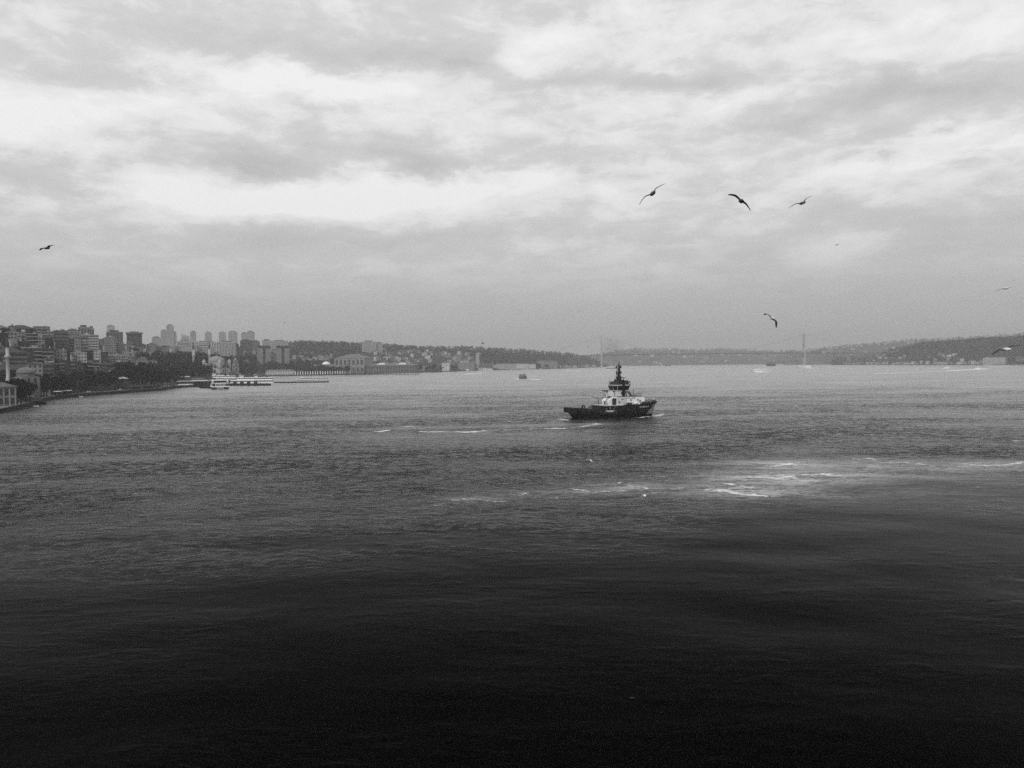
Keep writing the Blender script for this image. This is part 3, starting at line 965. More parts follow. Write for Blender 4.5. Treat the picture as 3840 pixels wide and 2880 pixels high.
# main deckhouse: long white sides with a chamfered front end
HX0, HX1 = 0.55, 13.3
dh = MB()
prof = [(HX0, 5.4), (HX1 - .5, 5.4), (HX1 + .75, 6.9), (HX1 + .75, 8.1), (HX1 - .4, 9.0), (HX0, 9.0)]
M_XZ = Matrix(((1, 0, 0, 0), (0, 0, 1, 0), (0, 1, 0, 0), (0, 0, 0, 1)))
dh.prism(prof, -4.75, 4.75, M_XZ)
house = dh.build('deckhouse', M_WHITE, tug)
MB().box(HX0 - .1, -4.95, 9.0, HX1 - .2, 4.95, 9.14).build('house_top', M_DECK, house)
hp = MB()
hp.prism([(HX0 + .1, 5.45), (HX0 + 4.6, 5.45), (HX0 + 4.6, 8.7), (HX0 + .1, 8.7)], -4.80, -4.755, M_XZ)
hp.build('side_panel', M_OFFWHITE, house)
for (x, z, w_, h_) in ((6.9, 7.05, .55, .75), (10.4, 7.1, .45, .8), (2.6, 7.6, .45, .45), (3.5, 7.6, .35, .35)):
    MB().box(x, -4.86, z, x + w_, -4.755, z + h_).build('window', M_GLASS, house)
for (x, z) in ((1.5, 6.55), (11.65, 6.85)):
    tm = MB()
    vs, fs = [], []
    for i in range(16):
        a = 2 * math.pi * i / 16
        for j in range(6):
            b2 = 2 * math.pi * j / 6
            rr_ = .40 + .11 * math.cos(b2)
            vs.append((x + rr_ * math.cos(a), -4.90 + .1 * math.sin(b2), z + rr_ * math.sin(a)))
    for i in range(16):
        for j in range(6):
            fs.append((i * 6 + j, ((i + 1) % 16) * 6 + j, ((i + 1) % 16) * 6 + (j + 1) % 6, i * 6 + (j + 1) % 6))
    tm.add(vs, fs, True)
    tm.build('life_ring', M_MARK_DARK, house)
MB().box(5.1, -5.5, 5.42, 7.4, -4.8, 6.25).build('raft_cradle', M_STEEL, tug)
MB().tube((8.3, -5.2, 5.9), (10.2, -5.2, 5.9), .48, .48, 10).build('life_raft', M_WHITE, tug)
# railings round the house top
rg = MB()
for (za,) in ((9.6,), (10.1,)):
    rg.path([(8.6, -4.8, za), (HX1 - .4, -4.8, za), (HX1 - .4, 4.8, za), (8.6, 4.8, za)], .035, 5)
for x in np.arange(8.8, HX1 - .3, 1.1):
    for y in (-4.8, 4.8):
        rg.tube((x, y, 9.14), (x, y, 10.1), .03, .03, 5)
rg.build('railing', M_STEEL, tug)
MB().tube((10.9, 0, 9.14), (10.9, 0, 12.0), .07, .05, 6).box(10.75, -.15, 11.2, 11.05, .15, 11.7).build('forward_staff', M_STEEL, tug)
# bridge base with raked struts (funnel casings)
bb_ = MB()
bb_.frustum(-0.6, -3.4, 8.2, 3.4, 9.14, 0.2, -3.0, 7.4, 3.0, 11.3)
base_ = bb_.build('bridge_base', M_OFFWHITE, tug)
MB().box(3.1, -3.52, 10.2, 4.2, -3.05, 10.9).build('window', M_GLASS, base_)
for (a, b_) in (((3.6, -3.75, 9.14), (5.2, -3.35, 11.3)), ((5.6, -3.75, 9.14), (5.5, -3.35, 11.3)), ((7.4, -3.75, 9.14), (6.2, -3.35, 11.3)), ((8.2, -3.7, 9.14), (6.9, -3.35, 11.3))):
    MB().tube(a, b_, .22, .22, 4).build('raked_strut', M_STEEL, base_)
pb = MB()
pb.box(-2.6, -3.0, 9.0, -0.6, 3.0, 9.14)
pb.build('monitor_platform', M_GREYSTEEL, tug)


def monitor(loc, s=1.0, rot=math.pi):
    e = MB()
    e.tube((0, 0, 0), (0, 0, .7 * s), .28 * s, .24 * s, 8)
    e.tube((-.4 * s, 0, .75 * s), (2.2 * s, 0, .85 * s), .26 * s, .17 * s, 8)
    e.tube((-.55 * s, 0, .55 * s), (-.55 * s, 0, 1.05 * s), .3 * s, .3 * s, 8)
    e.tube((1.0 * s, 0, .8 * s), (1.5 * s, 0, .83 * s), .33 * s, .33 * s, 8)
    e.build('fire_monitor', M_RUBBER, tug, loc, rot)


ps_ = MB()
ps_.tube((-3.6, -2.6, 5.4), (-3.6, -2.6, 10.9), .22, .2, 8).tube((-4.2, -2.6, 5.4), (-3.7, -2.6, 9.5), .12, .12, 6).tube((-3.0, -2.6, 5.4), (-3.5, -2.6, 9.5), .12, .12, 6)
ps_.box(-4.1, -3.0, 9.0, -3.0, -2.2, 9.15)
ps_.build('monitor_post', M_OFFWHITE, tug)
monitor((-3.5, -2.6, 10.85), 1.0)
MB().tube((0.0, -2.7, 9.1), (0.0, -2.7, 10.6), .14, .14, 8).build('monitor_post', M_STEEL, tug)
monitor((0.3, -2.7, 10.5), 1.0, 0.0)
lad = MB()
for y in (-3.75, -3.35):
    lad.tube((-.2, y, 9.1), (-.2, y, 11.3), .05, .05, 5)
for z in np.arange(9.3, 11.3, .35):
    lad.tube((-.2, -3.75, z), (-.2, -3.35, z), .04, .04, 5)
lad.build('ladder', M_STEEL, tug)
# wheelhouse: eight-sided, flared outward to the top
def octa(x0, x1, hw, c):
    return [(x0 + c, -hw), (x1 - c, -hw), (x1, -hw + c), (x1, hw - c), (x1 - c, hw), (x0 + c, hw), (x0, hw - c), (x0, -hw + c)]


wb_, wt_ = octa(0.2, 7.3, 3.1, 1.3), octa(-0.45, 8.35, 3.9, 1.6)
wh = MB()
wh.prism(wb_, 11.3, 11.75, None, octa(0.12, 7.45, 3.2, 1.35))
wh.prism(octa(-0.38, 8.25, 3.82, 1.58), 13.75, 14.15, None, wt_)
wheel = wh.build('wheelhouse', M_OFFWHITE, tug)
core = MB()
core.prism(octa(0.25, 7.3, 3.1, 1.3), 11.75, 13.75, None, octa(-0.25, 8.05, 3.7, 1.5))
core.build('window_band', M_GLASS, wheel)
lo_, hi_ = octa(0.14, 7.43, 3.2, 1.35), octa(-0.36, 8.2, 3.8, 1.57)
for i in range(8):
    j = (i + 1) % 8
    for k_ in ((0.0, .33, .67) if i in (0, 4) else (0.0, .5)):
        a = Vector((lo_[i][0] + (lo_[j][0] - lo_[i][0]) * k_, lo_[i][1] + (lo_[j][1] - lo_[i][1]) * k_, 11.75))
        b_ = Vector((hi_[i][0] + (hi_[j][0] - hi_[i][0]) * k_, hi_[i][1] + (hi_[j][1] - hi_[i][1]) * k_, 13.75))
        MB().tube(a, b_, .11, .11, 4).build('window_post', M_OFFWHITE if (k_ == 0 and i in (0, 7)) else M_HULL_GREY, wheel)
MB().prism(wt_, 14.15, 14.3).build('wheelhouse_roof', M_GREYSTEEL, wheel)
# exhaust stacks abaft the wheelhouse side, ladders and roof gear
for (x, y) in ((4.0, -3.9), (4.0, 3.9)):
    fn = MB()
    fn.tube((x, y, 9.1), (x, y, 15.6), .62, .55, 12)
    fn.tube((x, y, 15.6), (x - .25, y, 16.4), .5, .45, 12)
    fn.build('funnel', M_RUBBER, tug)
gear = [
    (0.3, -2.6, 14.3, 15.5, .10, 'searchlight'), (1.4, -1.2, 14.3, 15.9, .10, 'searchlight'), (2.2, -2.8, 14.3, 16.1, .12, 'searchlight'),
    (6.4, -2.4, 14.3, 15.7, .12, 'searchlight'), (7.6, -2.8, 14.3, 15.2, .10, 'searchlight'),
]
for (x, y, z0, z1, r_, nm) in gear:
    MB().tube((x, y, z0), (x, y, z1), r_ * .6, r_ * .6, 6).tube((x - .42, y, z1 + .1), (x + .35, y, z1 + .32), .26, .20, 8).build(nm, M_STEEL, tug)
rr2 = MB()
for za in (14.85, 15.35):
    q = [(p[0], p[1] * .97, za) for p in wt_]
    rr2.path(q + [q[0]], .04, 5)
for p in wt_:
    rr2.tube((p[0], p[1] * .97, 14.3), (p[0], p[1] * .97, 15.35), .04, .04, 5)
rr2.build('railing', M_STEEL, tug)
MB().frustum(0.2, -2.2, 3.0, 2.2, 14.3, .6, -1.8, 2.7, 1.8, 15.6).build('roof_housing', M_HULL_GREY, tug)
MB().frustum(4.9, -2.4, 7.6, 2.4, 14.3, 5.2, -2.0, 7.2, 2.0, 15.9).build('roof_housing', M_HULL_GREY, tug)
MB().frustum(2.9, -2.6, 4.6, 2.6, 14.3, 3.3, -1.0, 4.3, 1.0, 17.2).build('mast_base', M_HULL_DARK, tug)
# mast
ms = MB()
ms.tube((3.5, 0, 16.4), (3.7, 0, 22.9), .50, .30, 8)
ms.tube((4.4, 0, 16.4), (4.2, 0, 22.6), .28, .22, 8)
ms.tube((2.7, 0, 16.6), (2.75, 0, 21.8), .10, .09, 6)
ms.tube((3.8, 0, 22.8), (4.0, 0, 24.8), .24, .08, 6)
for z in np.arange(17.2, 22.8, .7):
    ms.tube((2.72, 0, z), (4.3, 0, z), .09, .09, 5)
    ms.tube((3.7, -.7, z), (3.7, .7, z), .05, .05, 5)
mast = ms.build('mast', M_STEEL, tug)
for (x, z) in ((2.6, 22.0), (2.6, 19.6), (2.6, 17.4), (4.75, 22.0), (4.8, 19.6), (4.8, 17.4)):
    MB().tube((x, 0, z - .4), (x, 0, z + .4), .30, .30, 8).tube((x, 0, z - .55), (x, 0, z - .4), .38, .38, 8).build('mast_lamp', M_RUBBER, mast)
MB().box(3.2, -1.9, 18.5, 3.5, 1.9, 18.8).tube((3.3, 0, 18.1), (3.3, 0, 18.5), .16, .16, 8).build('radar_scanner', M_HULL_GREY, mast)
MB().tube((1.0, -1.5, 14.3), (1.0, -1.5, 20.4), .04, .02, 5).build('whip_aerial', M_STEEL, tug)
MB().tube((7.2, 1.4, 15.9), (7.2, 1.4, 17.0), .07, .07, 6).lathe([(0.01, 17.0), (.45, 17.1), (.55, 17.5), (.35, 17.9), (.01, 18.0)], 7.2, 1.4, 10).build('dome_aerial', M_OFFWHITE, tug)
MB().tube((5.2, -1.2, 15.9), (5.2, -1.2, 17.3), .12, .12, 6).box(4.7, -1.3, 17.2, 5.7, -1.1, 17.45).build('roof_monitor', M_STEEL, tug)
# ensign staff at the stern
# white bow stripes that follow the flare of the hull
for k_ in range(3):
    for side in (1, -1):
        sm = MB()
        prev = None
        for j in range(13):
            z = .95 + (5.35 - .95) * j / 12
            kink = max(0, (z - 3.4)) * .012
            s = 0.765 + k_ * 0.058 + min(z, 3.4) * .034 + kink
            a = hull_pt(min(s, .985), z)
            b_ = hull_pt(min(s + .020, .993), z)
            cur = [(a[0], (a[1] - .05) * side, z), (b_[0], (b_[1] - .05) * side, z), (b_[0], (b_[1] + .1) * side, z), (a[0], (a[1] + .1) * side, z)]
            if prev:
                sm.add(prev + cur, [(0, 1, 5, 4), (1, 2, 6, 5), (2, 3, 7, 6), (3, 0, 4, 7)])
            prev = cur
        sm.build('bow_stripe', M_MARK_WHITE, hull)


def text_mesh(body, size):
    cu = bpy.data.curves.new('lettering', 'FONT')
    cu.body = body
    cu.size = size
    cu.extrude = 0.0
    cu.resolution_u = 2
    cu.offset = 0.012
    o = bpy.data.objects.new('lettering', cu)
    COL.objects.link(o)
    me_ = bpy.data.meshes.new_from_object(o.evaluated_get(bpy.context.evaluated_depsgraph_get()))
    bpy.data.objects.remove(o)
    return me_


tm = text_mesh('KIYI EMN\u0130YET\u0130', 0.95)
xs = [v.co.x for v in tm.vertices]
wid = max(xs) - min(xs)
for v in tm.vertices:
    s = 0.545 + (v.co.x - min(xs)) / wid * 0.235
    z = 4.0 + v.co.y * 1.0
    p = hull_pt(s, z)
    v.co = (p[0], p[1] - .05, z)
tm.materials.append(M_MARK_WHITE)
link('hull_name', tm, hull)
tm = text_mesh('COASTAL SAFETY', 0.80)
xs = [v.co.x for v in tm.vertices]
wid = max(xs) - min(xs)
for v in tm.vertices:
    v.co = (4.15 + (v.co.x - min(xs)) / wid * 5.6, -4.80, 7.95 + v.co.y)
tm.materials.append(M_MARK_DARK)
link('house_lettering', tm, house)

# rails, whips and clutter that break up the clean outline
for (pts_, z0) in (([(-5.7, -5.7), (-5.7, 5.7)], 5.4), ([(-5.7, -5.75), (-3.6, -5.75)], 5.4), ([(3.3, -5.9), (8.0, -5.9)], 5.35), ([(-2.5, -3.0), (-2.5, 3.0)], 9.14)):
    rg = MB()
    a, b_ = Vector((*pts_[0], z0)), Vector((*pts_[1], z0))
    for hz_ in (.55, 1.05):
        rg.tube(a + Vector((0, 0, hz_)), b_ + Vector((0, 0, hz_)), .045, .045, 5)
    for i in range(int((b_ - a).length / 1.3) + 2):
        q = a.lerp(b_, i / (int((b_ - a).length / 1.3) + 1))
        rg.tube(q, q + Vector((0, 0, 1.05)), .04, .04, 5)
    rg.build('railing', M_GREYSTEEL, tug)
for (x, y, z0, z1) in ((7.4, 2.6, 14.3, 18.6), (0.4, 2.4, 14.3, 17.8), (6.9, -2.9, 14.3, 17.2)):
    MB().tube((x, y, z0), (x, y, z1), .06, .03, 5).build('whip_aerial', M_STEEL, tug)
for i, z in enumerate(np.arange(17.0, 22.2, .8)):
    s_ = 1 if i % 2 else -1
    MB().tube((3.55, .0, z), (4.35, 0, z + .8 * (1 if s_ > 0 else -.0)), .06, .06, 4).tube((2.74, 0, z), (3.5, 0, z + .8), .05, .05, 4).build('mast_brace', M_STEEL, mast)
for (x, y, w_, d_, h_) in ((-10.5, -3.6, 1.6, 1.2, 1.0), (-9.6, 2.0, 1.2, 1.6, 1.3), (-16.5, -2.0, 1.4, 1.4, .7), (-4.8, -4.4, .9, .9, 1.2)):
    MB().box(x, y, 2.5, x + w_, y + d_, 2.5 + h_ + 1.0).build('deck_locker', M_GREYSTEEL if h_ > 1 else M_STEEL, tug)
cr_ = MB().tube((-4.6, 3.6, 5.4), (-4.6, 3.6, 8.2), .28, .24, 8).tube((-4.6, 3.6, 8.1), (-8.2, 3.2, 9.0), .18, .12, 6)
cr_.build('deck_crane', M_GREYSTEEL, tug)
for i, s_ in enumerate(np.linspace(-0.86, 0.42, 9)):
    p = hull_pt(s_, sheer(s_ * L2) * .62)
    tm = MB()
    vs, fs = [], []
    for k_ in range(12):
        a = 2 * math.pi * k_ / 12
        for j in range(5):
            b2 = 2 * math.pi * j / 5
            r_ = .42 + .17 * math.cos(b2)
            vs.append((p[0] + r_ * math.cos(a), p[1] - .12 + .16 * math.sin(b2), p[2] + r_ * math.sin(a)))
    for k_ in range(12):
        for j in range(5):
            fs.append((k_ * 5 + j, ((k_ + 1) % 12) * 5 + j, ((k_ + 1) % 12) * 5 + (j + 1) % 5, k_ * 5 + (j + 1) % 5))
    tm.add(vs, fs, True)
    tm.build('tyre_fender', M_STEEL, tug)
# ------------------------------------------------------------------ bridge
M_BRIDGE = mat('bridge_hazed_grey_steel', 0.40, 0.6, 0.3, 0.15, 0.05)  # grey steel, lightened further to paint in the fade of haze
M_STONE = mat('pale_limestone', 0.25, 0.85, 0.2, 0.22, 0.25, streak=True)
M_STONE_DIM = mat('weathered_limestone', 0.15, 0.85, 0.2, 0.28, 0.3, streak=True)
M_LEAD = mat('lead_roofing', 0.13, 0.6, 0.3, 0.25, 0.3)
M_TILE = mat('dark_roof_tile', 0.05, 0.85, 0.2, 0.35, 0.5)
M_TILE_MID = mat('roof_tile', 0.10, 0.85, 0.2, 0.3, 0.4)
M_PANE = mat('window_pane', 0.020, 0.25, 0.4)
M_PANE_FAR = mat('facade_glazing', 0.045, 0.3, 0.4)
M_DARKROOF = mat('canopy_dark_roof', 0.03, 0.8, 0.2, 0.3, 0.5)
M_CONC = mat('facade_concrete', 0.30, 0.85, 0.2, 0.18, 0.15, streak=True)

DEV = Vector((0, 0, 0))
bl, br = P(2255, 1332, 4250), P(3015, 1324, 4150)
bl.z = br.z = 0
bax = (br - bl)
SPAN = bax.length
bridge = thing('suspension_bridge', (bl.x, bl.y, 0), math.atan2(bax.y, bax.x), 'faint long suspension bridge with two towers across the hazy strait', 'bridge')
TH = 165.0
for x in (0, SPAN):
    tw = MB()
    for y in (-15, 15):
        tw.frustum(x - 4, y - 3.5, x + 4, y + 3.5, -4, x - 3, y - 2.8, x + 3, y + 2.8, TH)
    for z, h_ in ((56, 6), (106, 6), (157, 8)):
        tw.box(x - 2.6, -12, z, x + 2.6, 12, z + h_)
    tw.box(x - 8, -21, -4, x + 8, 21, 5)
    tw.build('tower', M_BRIDGE, bridge)
dkm = MB()
nseg = 60
for i in range(nseg):
    a, b_ = -330 + (SPAN + 660) * i / nseg, -330 + (SPAN + 660) * (i + 1) / nseg
    cz = lambda q: 62 + 5.5 * max(0, 1 - ((q - SPAN / 2) / (SPAN / 2 + 330)) ** 2)
    dkm.add([(a, -14, cz(a) - 3.2), (b_, -14, cz(b_) - 3.2), (b_, 14, cz(b_) - 3.2), (a, 14, cz(a) - 3.2), (a, -16.5, cz(a)), (b_, -16.5, cz(b_)), (b_, 16.5, cz(b_)), (a, 16.5, cz(a))],
            [(0, 3, 2, 1), (4, 5, 6, 7), (0, 1, 5, 4), (2, 3, 7, 6), (1, 2, 6, 5), (3, 0, 4, 7)])
dkm.build('deck', mat('bridge_deck_shaded_steel', 0.07, 0.6, 0.3), bridge)  # deck darkened all over for the shade of its underside
cab = lambda q: 72 + (TH - 72) * ((q - SPAN / 2) / (SPAN / 2)) ** 2
for y in (-14, 14):
    c_ = MB()
    qs = np.linspace(0, SPAN, 41)
    c_.path([(q, y, cab(q)) for q in qs], .5, 5)
    c_.path([(0, y, TH), (-330, y, 64)], .5, 5)
    c_.path([(SPAN, y, TH), (SPAN + 330, y, 64)], .5, 5)
    cc_ = c_.build('cable', M_BRIDGE, bridge)
    for i, q in enumerate(np.linspace(18, SPAN - 18, 58)):
        hg = MB()
        hg.tube((q, y, cab(q)), (q + (9 if i % 2 else -9), y, 66), .13, .13, 4)
        hg.build('hanger', M_BRIDGE, cc_)

# ------------------------------------------------------------------ helpers for buildings
def face_cam(p, yaw=0.0):
    return math.atan2(-p[0], p[1]) + yaw


def arch_panel(x, z, w_, h_, y, n=7, depth=.12):
    """round-headed panel standing in the plane y, reaching depth out toward the front"""
    pts = [(x - w_ / 2, z), (x + w_ / 2, z)] + [(x + w_ / 2 * math.cos(math.pi * i / n), z + h_ - w_ / 2 + w_ / 2 * math.sin(math.pi * i / n)) for i in range(n + 1)]
    pts = pts[:2] + pts[2:]
    m_ = MB()
    k = len(pts)
    vs = [(p[0], y - depth, p[1]) for p in pts] + [(p[0], y, p[1]) for p in pts]
    fs = [tuple(range(k)), tuple(range(2 * k - 1, k - 1, -1))] + [((i + 1) % k, i, k + i, k + (i + 1) % k) for i in range(k)]
    m_.add(vs, fs)
    return m_


def side_matrix(k, half):
    """front (-y) face turned to side k of a square body"""
    return Matrix.Rotation(k * math.pi / 2, 4, 'Z')


def apply(mb_, M):
    mb_.v = [tuple(M @ Vector(v)) for v in mb_.v]
    return mb_


def hip(x0, y0, x1, y1, z0, h_, over=.5):
    w_, d_ = x1 - x0, y1 - y0
    r_ = min(w_, d_) / 2
    m_ = MB()
    x0, y0, x1, y1 = x0 - over, y0 - over, x1 + over, y1 + over
    if w_ >= d_:
        vs = [(x0, y0, z0), (x1, y0, z0), (x1, y1, z0), (x0, y1, z0), (x0 + r_ + over, (y0 + y1) / 2, z0 + h_), (x1 - r_ - over, (y0 + y1) / 2, z0 + h_)]
        fs = [(0, 1, 5, 4), (1, 2, 5), (2, 3, 4, 5), (3, 0, 4), (0, 3, 2, 1)]
    else:
        vs = [(x0, y0, z0), (x1, y0, z0), (x1, y1, z0), (x0, y1, z0), ((x0 + x1) / 2, y0 + r_ + over, z0 + h_), ((x0 + x1) / 2, y1 - r_ - over, z0 + h_)]
        fs = [(0, 1, 4), (1, 2, 5, 4), (2, 3, 5), (3, 0, 4, 5), (0, 3, 2, 1)]
    m_.add(vs, fs)
    return m_


M_MOSQUE = mat('mosque_limestone', .42, .85, .2, .2, .25, streak=True)
# ------------------------------------------------------------------ large domed mosque by the palace
pm = P(814, 1428, 1290)
HM = 12.6
mosque = thing('domed_mosque', (pm.x, pm.y, QUAY_Z), face_cam(pm, math.radians(-32)), 'pale stone mosque with big dome and arched windows behind the ferry pier', 'mosque')
mosque.scale = (1.22, 1.22, 1.0)
body = MB()
body.box(-HM, -HM, 0, HM, HM, 20)
body.box(-HM + .6, -HM + .6, 20, HM - .6, HM - .6, 26.5)
bd = body.build('wall', M_MOSQUE, mosque)
for z in (9.6, 19.7):
    MB().box(-HM - .5, -HM - .5, z, HM + .5, HM + .5, z + .9).build('cornice', M_STONE_DIM, bd)
drum = MB()
drum.lathe([(10.6, 26.5), (10.6, 29.2), (11.0, 29.4), (11.0, 29.9)], 0, 0, 28)
drum.build('drum', M_MOSQUE, mosque)
dome_ = MB()
dome_.lathe([(10.5 * math.cos(a), 29.9 + 8.6 * math.sin(a)) for a in np.linspace(0, math.pi / 2 - .02, 10)], 0, 0, 32)
dome_.lathe([(.5, 38.4), (.25, 39.6), (.5, 40.0), (.05, 42.4)], 0, 0, 8)
dome_.build('dome', mat('mosque_lead_dome', .24, .6, .3, .2, .3), mosque)
for k in range(4):
    M = side_matrix(k, HM)
    if k in (0, 1):
        ar = MB()
        n = 14
        for i in range(n):
            a, b_ = math.pi * i / n, math.pi * (i + 1) / n
            for (r0, r1, y0, y1) in ((9.0, 10.4, -HM - .35, -HM + .5),):
                ar.add([(r0 * math.cos(a), y0, 17.5 + r0 * math.sin(a)), (r1 * math.cos(a), y0, 17.5 + r1 * math.sin(a)), (r1 * math.cos(b_), y0, 17.5 + r1 * math.sin(b_)), (r0 * math.cos(b_), y0, 17.5 + r0 * math.sin(b_)),
                        (r0 * math.cos(a), y1, 17.5 + r0 * math.sin(a)), (r1 * math.cos(a), y1, 17.5 + r1 * math.sin(a)), (r1 * math.cos(b_), y1, 17.5 + r1 * math.sin(b_)), (r0 * math.cos(b_), y1, 17.5 + r0 * math.sin(b_))],
                       [(0, 3, 2, 1), (1, 2, 6, 5), (0, 4, 7, 3), (4, 5, 6, 7)])
        apply(ar, M).build('great_arch', M_STONE, bd)
        for (x, z, w_, h_) in ((0, 21.0, 4.6, 4.4), (-5.2, 18.6, 3.0, 5.0), (5.2, 18.6, 3.0, 5.0), (-5.0, 11.0, 2.4, 5.6), (0, 11.0, 2.6, 7.6), (5.0, 11.0, 2.4, 5.6), (-5.0, 2.0, 2.4, 5.6), (0, 2.0, 2.6, 6.0), (5.0, 2.0, 2.4, 5.6)):
            apply(arch_panel(x, z, w_, h_, -HM + .02), M).build('window', M_PANE, bd)
for (sx, sy) in ((1, 1), (1, -1), (-1, 1), (-1, -1)):
    tq = MB()
    tq.lathe([(2.2, 19), (2.2, 28.4), (2.6, 28.8), (2.6, 29.4), (1.6, 30.6), (.9, 32.4), (.1, 33.2)], sx * (HM - 1.1), sy * (HM - 1.1), 8, smooth=False)
    tq.build('corner_turret', M_MOSQUE, mosque)
for (wx, wl) in ((-17.5, 8.0), (17.5, 6.0)):
    wgm = MB()
    wgm.box(wx - 6, -9, 0, wx + 6, 9, 12.2)
    wo = wgm.build('side_wing', M_STONE_DIM, mosque)
    MB().lathe([(4.5 * math.cos(a), 12.2 + 2.0 * math.sin(a)) for a in np.linspace(0, math.pi / 2 - .02, 6)], wx, 0, 16).build('small_dome', M_LEAD, wo)
for (px_, side) in ((727, -1), (787, 1)):
    q = P(px_, 1400, 1296 if side < 0 else 1318)
    R_ = Matrix.Rotation(-mosque.rotation_euler.z, 4, 'Z')
    lq = R_ @ (Vector((q.x, q.y, 0)) - Vector((pm.x, pm.y, 0))) / 1.22
    mn = MB()
    topz = P(px_, 1279 if side < 0 else 1277, q.y).z - QUAY_Z
    s_ = topz / 51.0
    mn.lathe([(2.3, 0), (2.3, 9 * s_), (1.55, 10.5 * s_), (1.45, 31 * s_), (2.2, 32.6 * s_), (2.3, 34 * s_), (1.35, 34.05 * s_), (1.3, 40.4 * s_)], lq.x, lq.y, 10)
    mo = mn.build('minaret', M_MOSQUE, mosque)
    MB().lathe([(1.55, 40.4 * s_), (1.45, 41 * s_), (.15, 50.0 * s_), (.03, 51 * s_)], lq.x, lq.y, 10).build('spire', M_TILE, mo)
MB().box(-30, -16.5, 0, 26, -15.9, 3.4).build('precinct_wall', M_STONE_DIM, mosque)

# clock tower beside it
pc_ = P(884, 1420, 1420)
clock = thing('clock_tower', (pc_.x, pc_.y, QUAY_Z), face_cam(pc_, .35), 'four-tiered ornate stone clock tower right of the domed mosque', 'tower')
zt = P(886, 1340, 1420).z - QUAY_Z
sc_ = zt / 33.0
for i, (hw, z0, z1) in enumerate(((6.4, 0, 8.2), (4.4, 8.2, 17.2), (3.9, 17.2, 24.0), (2.9, 24.0, 29.4))):
    tt = MB()
    tt.frustum(-hw, -hw, hw, hw, z0 * sc_, -hw * .97, -hw * .97, hw * .97, hw * .97, (z1 - .6) * sc_)
    tier = tt.build('tier', M_STONE_DIM if i == 0 else M_STONE, clock)
    MB().box(-hw - .5, -hw - .5, (z1 - .6) * sc_, hw + .5, hw + .5, z1 * sc_).build('cornice', M_STONE, tier)
    for k in range(4):
        M = side_matrix(k, hw)
        apply(arch_panel(0, (z0 + 1.2) * sc_, hw * .55, (z1 - z0 - 3) * sc_, -hw + .1, depth=.2), M).build('window', M_PANE, tier)
        for sx in (-1, 1):
            apply(MB().tube((sx * (hw - .3), -hw - .1, z0 * sc_), (sx * (hw - .3), -hw - .1, (z1 - .6) * sc_), .45, .4, 6), M).build('column', M_STONE, tier)
MB().lathe([(2.6, 29.4 * sc_), (1.8, 30.6 * sc_), (1.0, 31.4 * sc_), (.1, 33 * sc_)], 0, 0, 8).build('finial', M_STONE, clock)
for k in range(4):
    d_ = MB()
    d_.lathe([(1.35, 0), (1.35, .12), (0.01, .14)], 0, 0, 16)
    M = Matrix.Rotation(k * math.pi / 2, 4, 'Z') @ Matrix.Translation((0, -3.86, 20.6 * sc_)) @ Matrix.Rotation(math.pi / 2, 4, 'X')
    apply(d_, M).build('clock_face', M_MARK_WHITE, clock)

# ------------------------------------------------------------------ old mosque with one minaret at the left edge of the quay
po = P(97, 1410, 520)
oldm = thing('small_mosque', (po.x, po.y, QUAY_Z), face_cam(po, .25), 'small old mosque with lead dome behind bare trees on the left quay', 'mosque')
zb = QUAY_Z
zd0, zd1 = P(97, 1398, 520).z - zb, P(97, 1377, 520).z - zb
om = MB()
om.box(-6.6, -6.6, 0, 6.6, 6.6, zd0 - 2.6)
ow = om.build('wall', M_STONE_DIM, oldm)
for k in range(4):
    M = side_matrix(k, 6.6)
    for x in (-3.6, 0, 3.6):
        for z in (1.2, zd0 - 6.2):
            apply(arch_panel(x, z, 1.3, 2.8, -6.58), M).build('window', M_PANE, ow)
MB().lathe([(5.4, zd0 - 2.6), (5.4, zd0 - .4), (5.9, zd0 - .2), (5.9, zd0)], 0, 0, 8, smooth=False).build('drum', M_STONE_DIM, oldm)
MB().lathe([(5.6 * math.cos(a), zd0 + (zd1 - zd0) * math.sin(a)) for a in np.linspace(0, math.pi / 2 - .02, 9)], 0, 0, 26).build('dome', M_LEAD, oldm)
for sx in (-1,):
    MB().lathe([(2.9 * math.cos(a), zd0 - 4.4 + 1.9 * math.sin(a)) for a in np.linspace(0, math.pi / 2 - .02, 6)], sx * 5.2, -6.0, 14).build('half_dome', M_LEAD, oldm)
MB().box(-7.5, -9.0, 0, 4.0, -6.62, 3.6).build('porch', M_STONE_DIM, oldm)
qm = P(30, 1410, 515)
lq = Matrix.Rotation(-oldm.rotation_euler.z, 4, 'Z') @ (Vector((qm.x, qm.y, 0)) - Vector((po.x, po.y, 0)))
zz = lambda y: P(28, y, 515).z - zb
mn = MB()
mn.lathe([(1.5, 0), (1.5, zz(1425)), (1.12, zz(1414)), (1.05, zz(1342)), (1.75, zz(1339)), (1.75, zz(1333)), (1.0, zz(1332.5)), (1.0, zz(1302))], lq.x, lq.y, 10)
mo = mn.build('minaret', M_MOSQUE, oldm)
MB().lathe([(1.4, zz(1302)), (1.3, zz(1299)), (.35, zz(1262)), (.05, zz(1252))], lq.x, lq.y, 10).build('spire', M_TILE, mo)

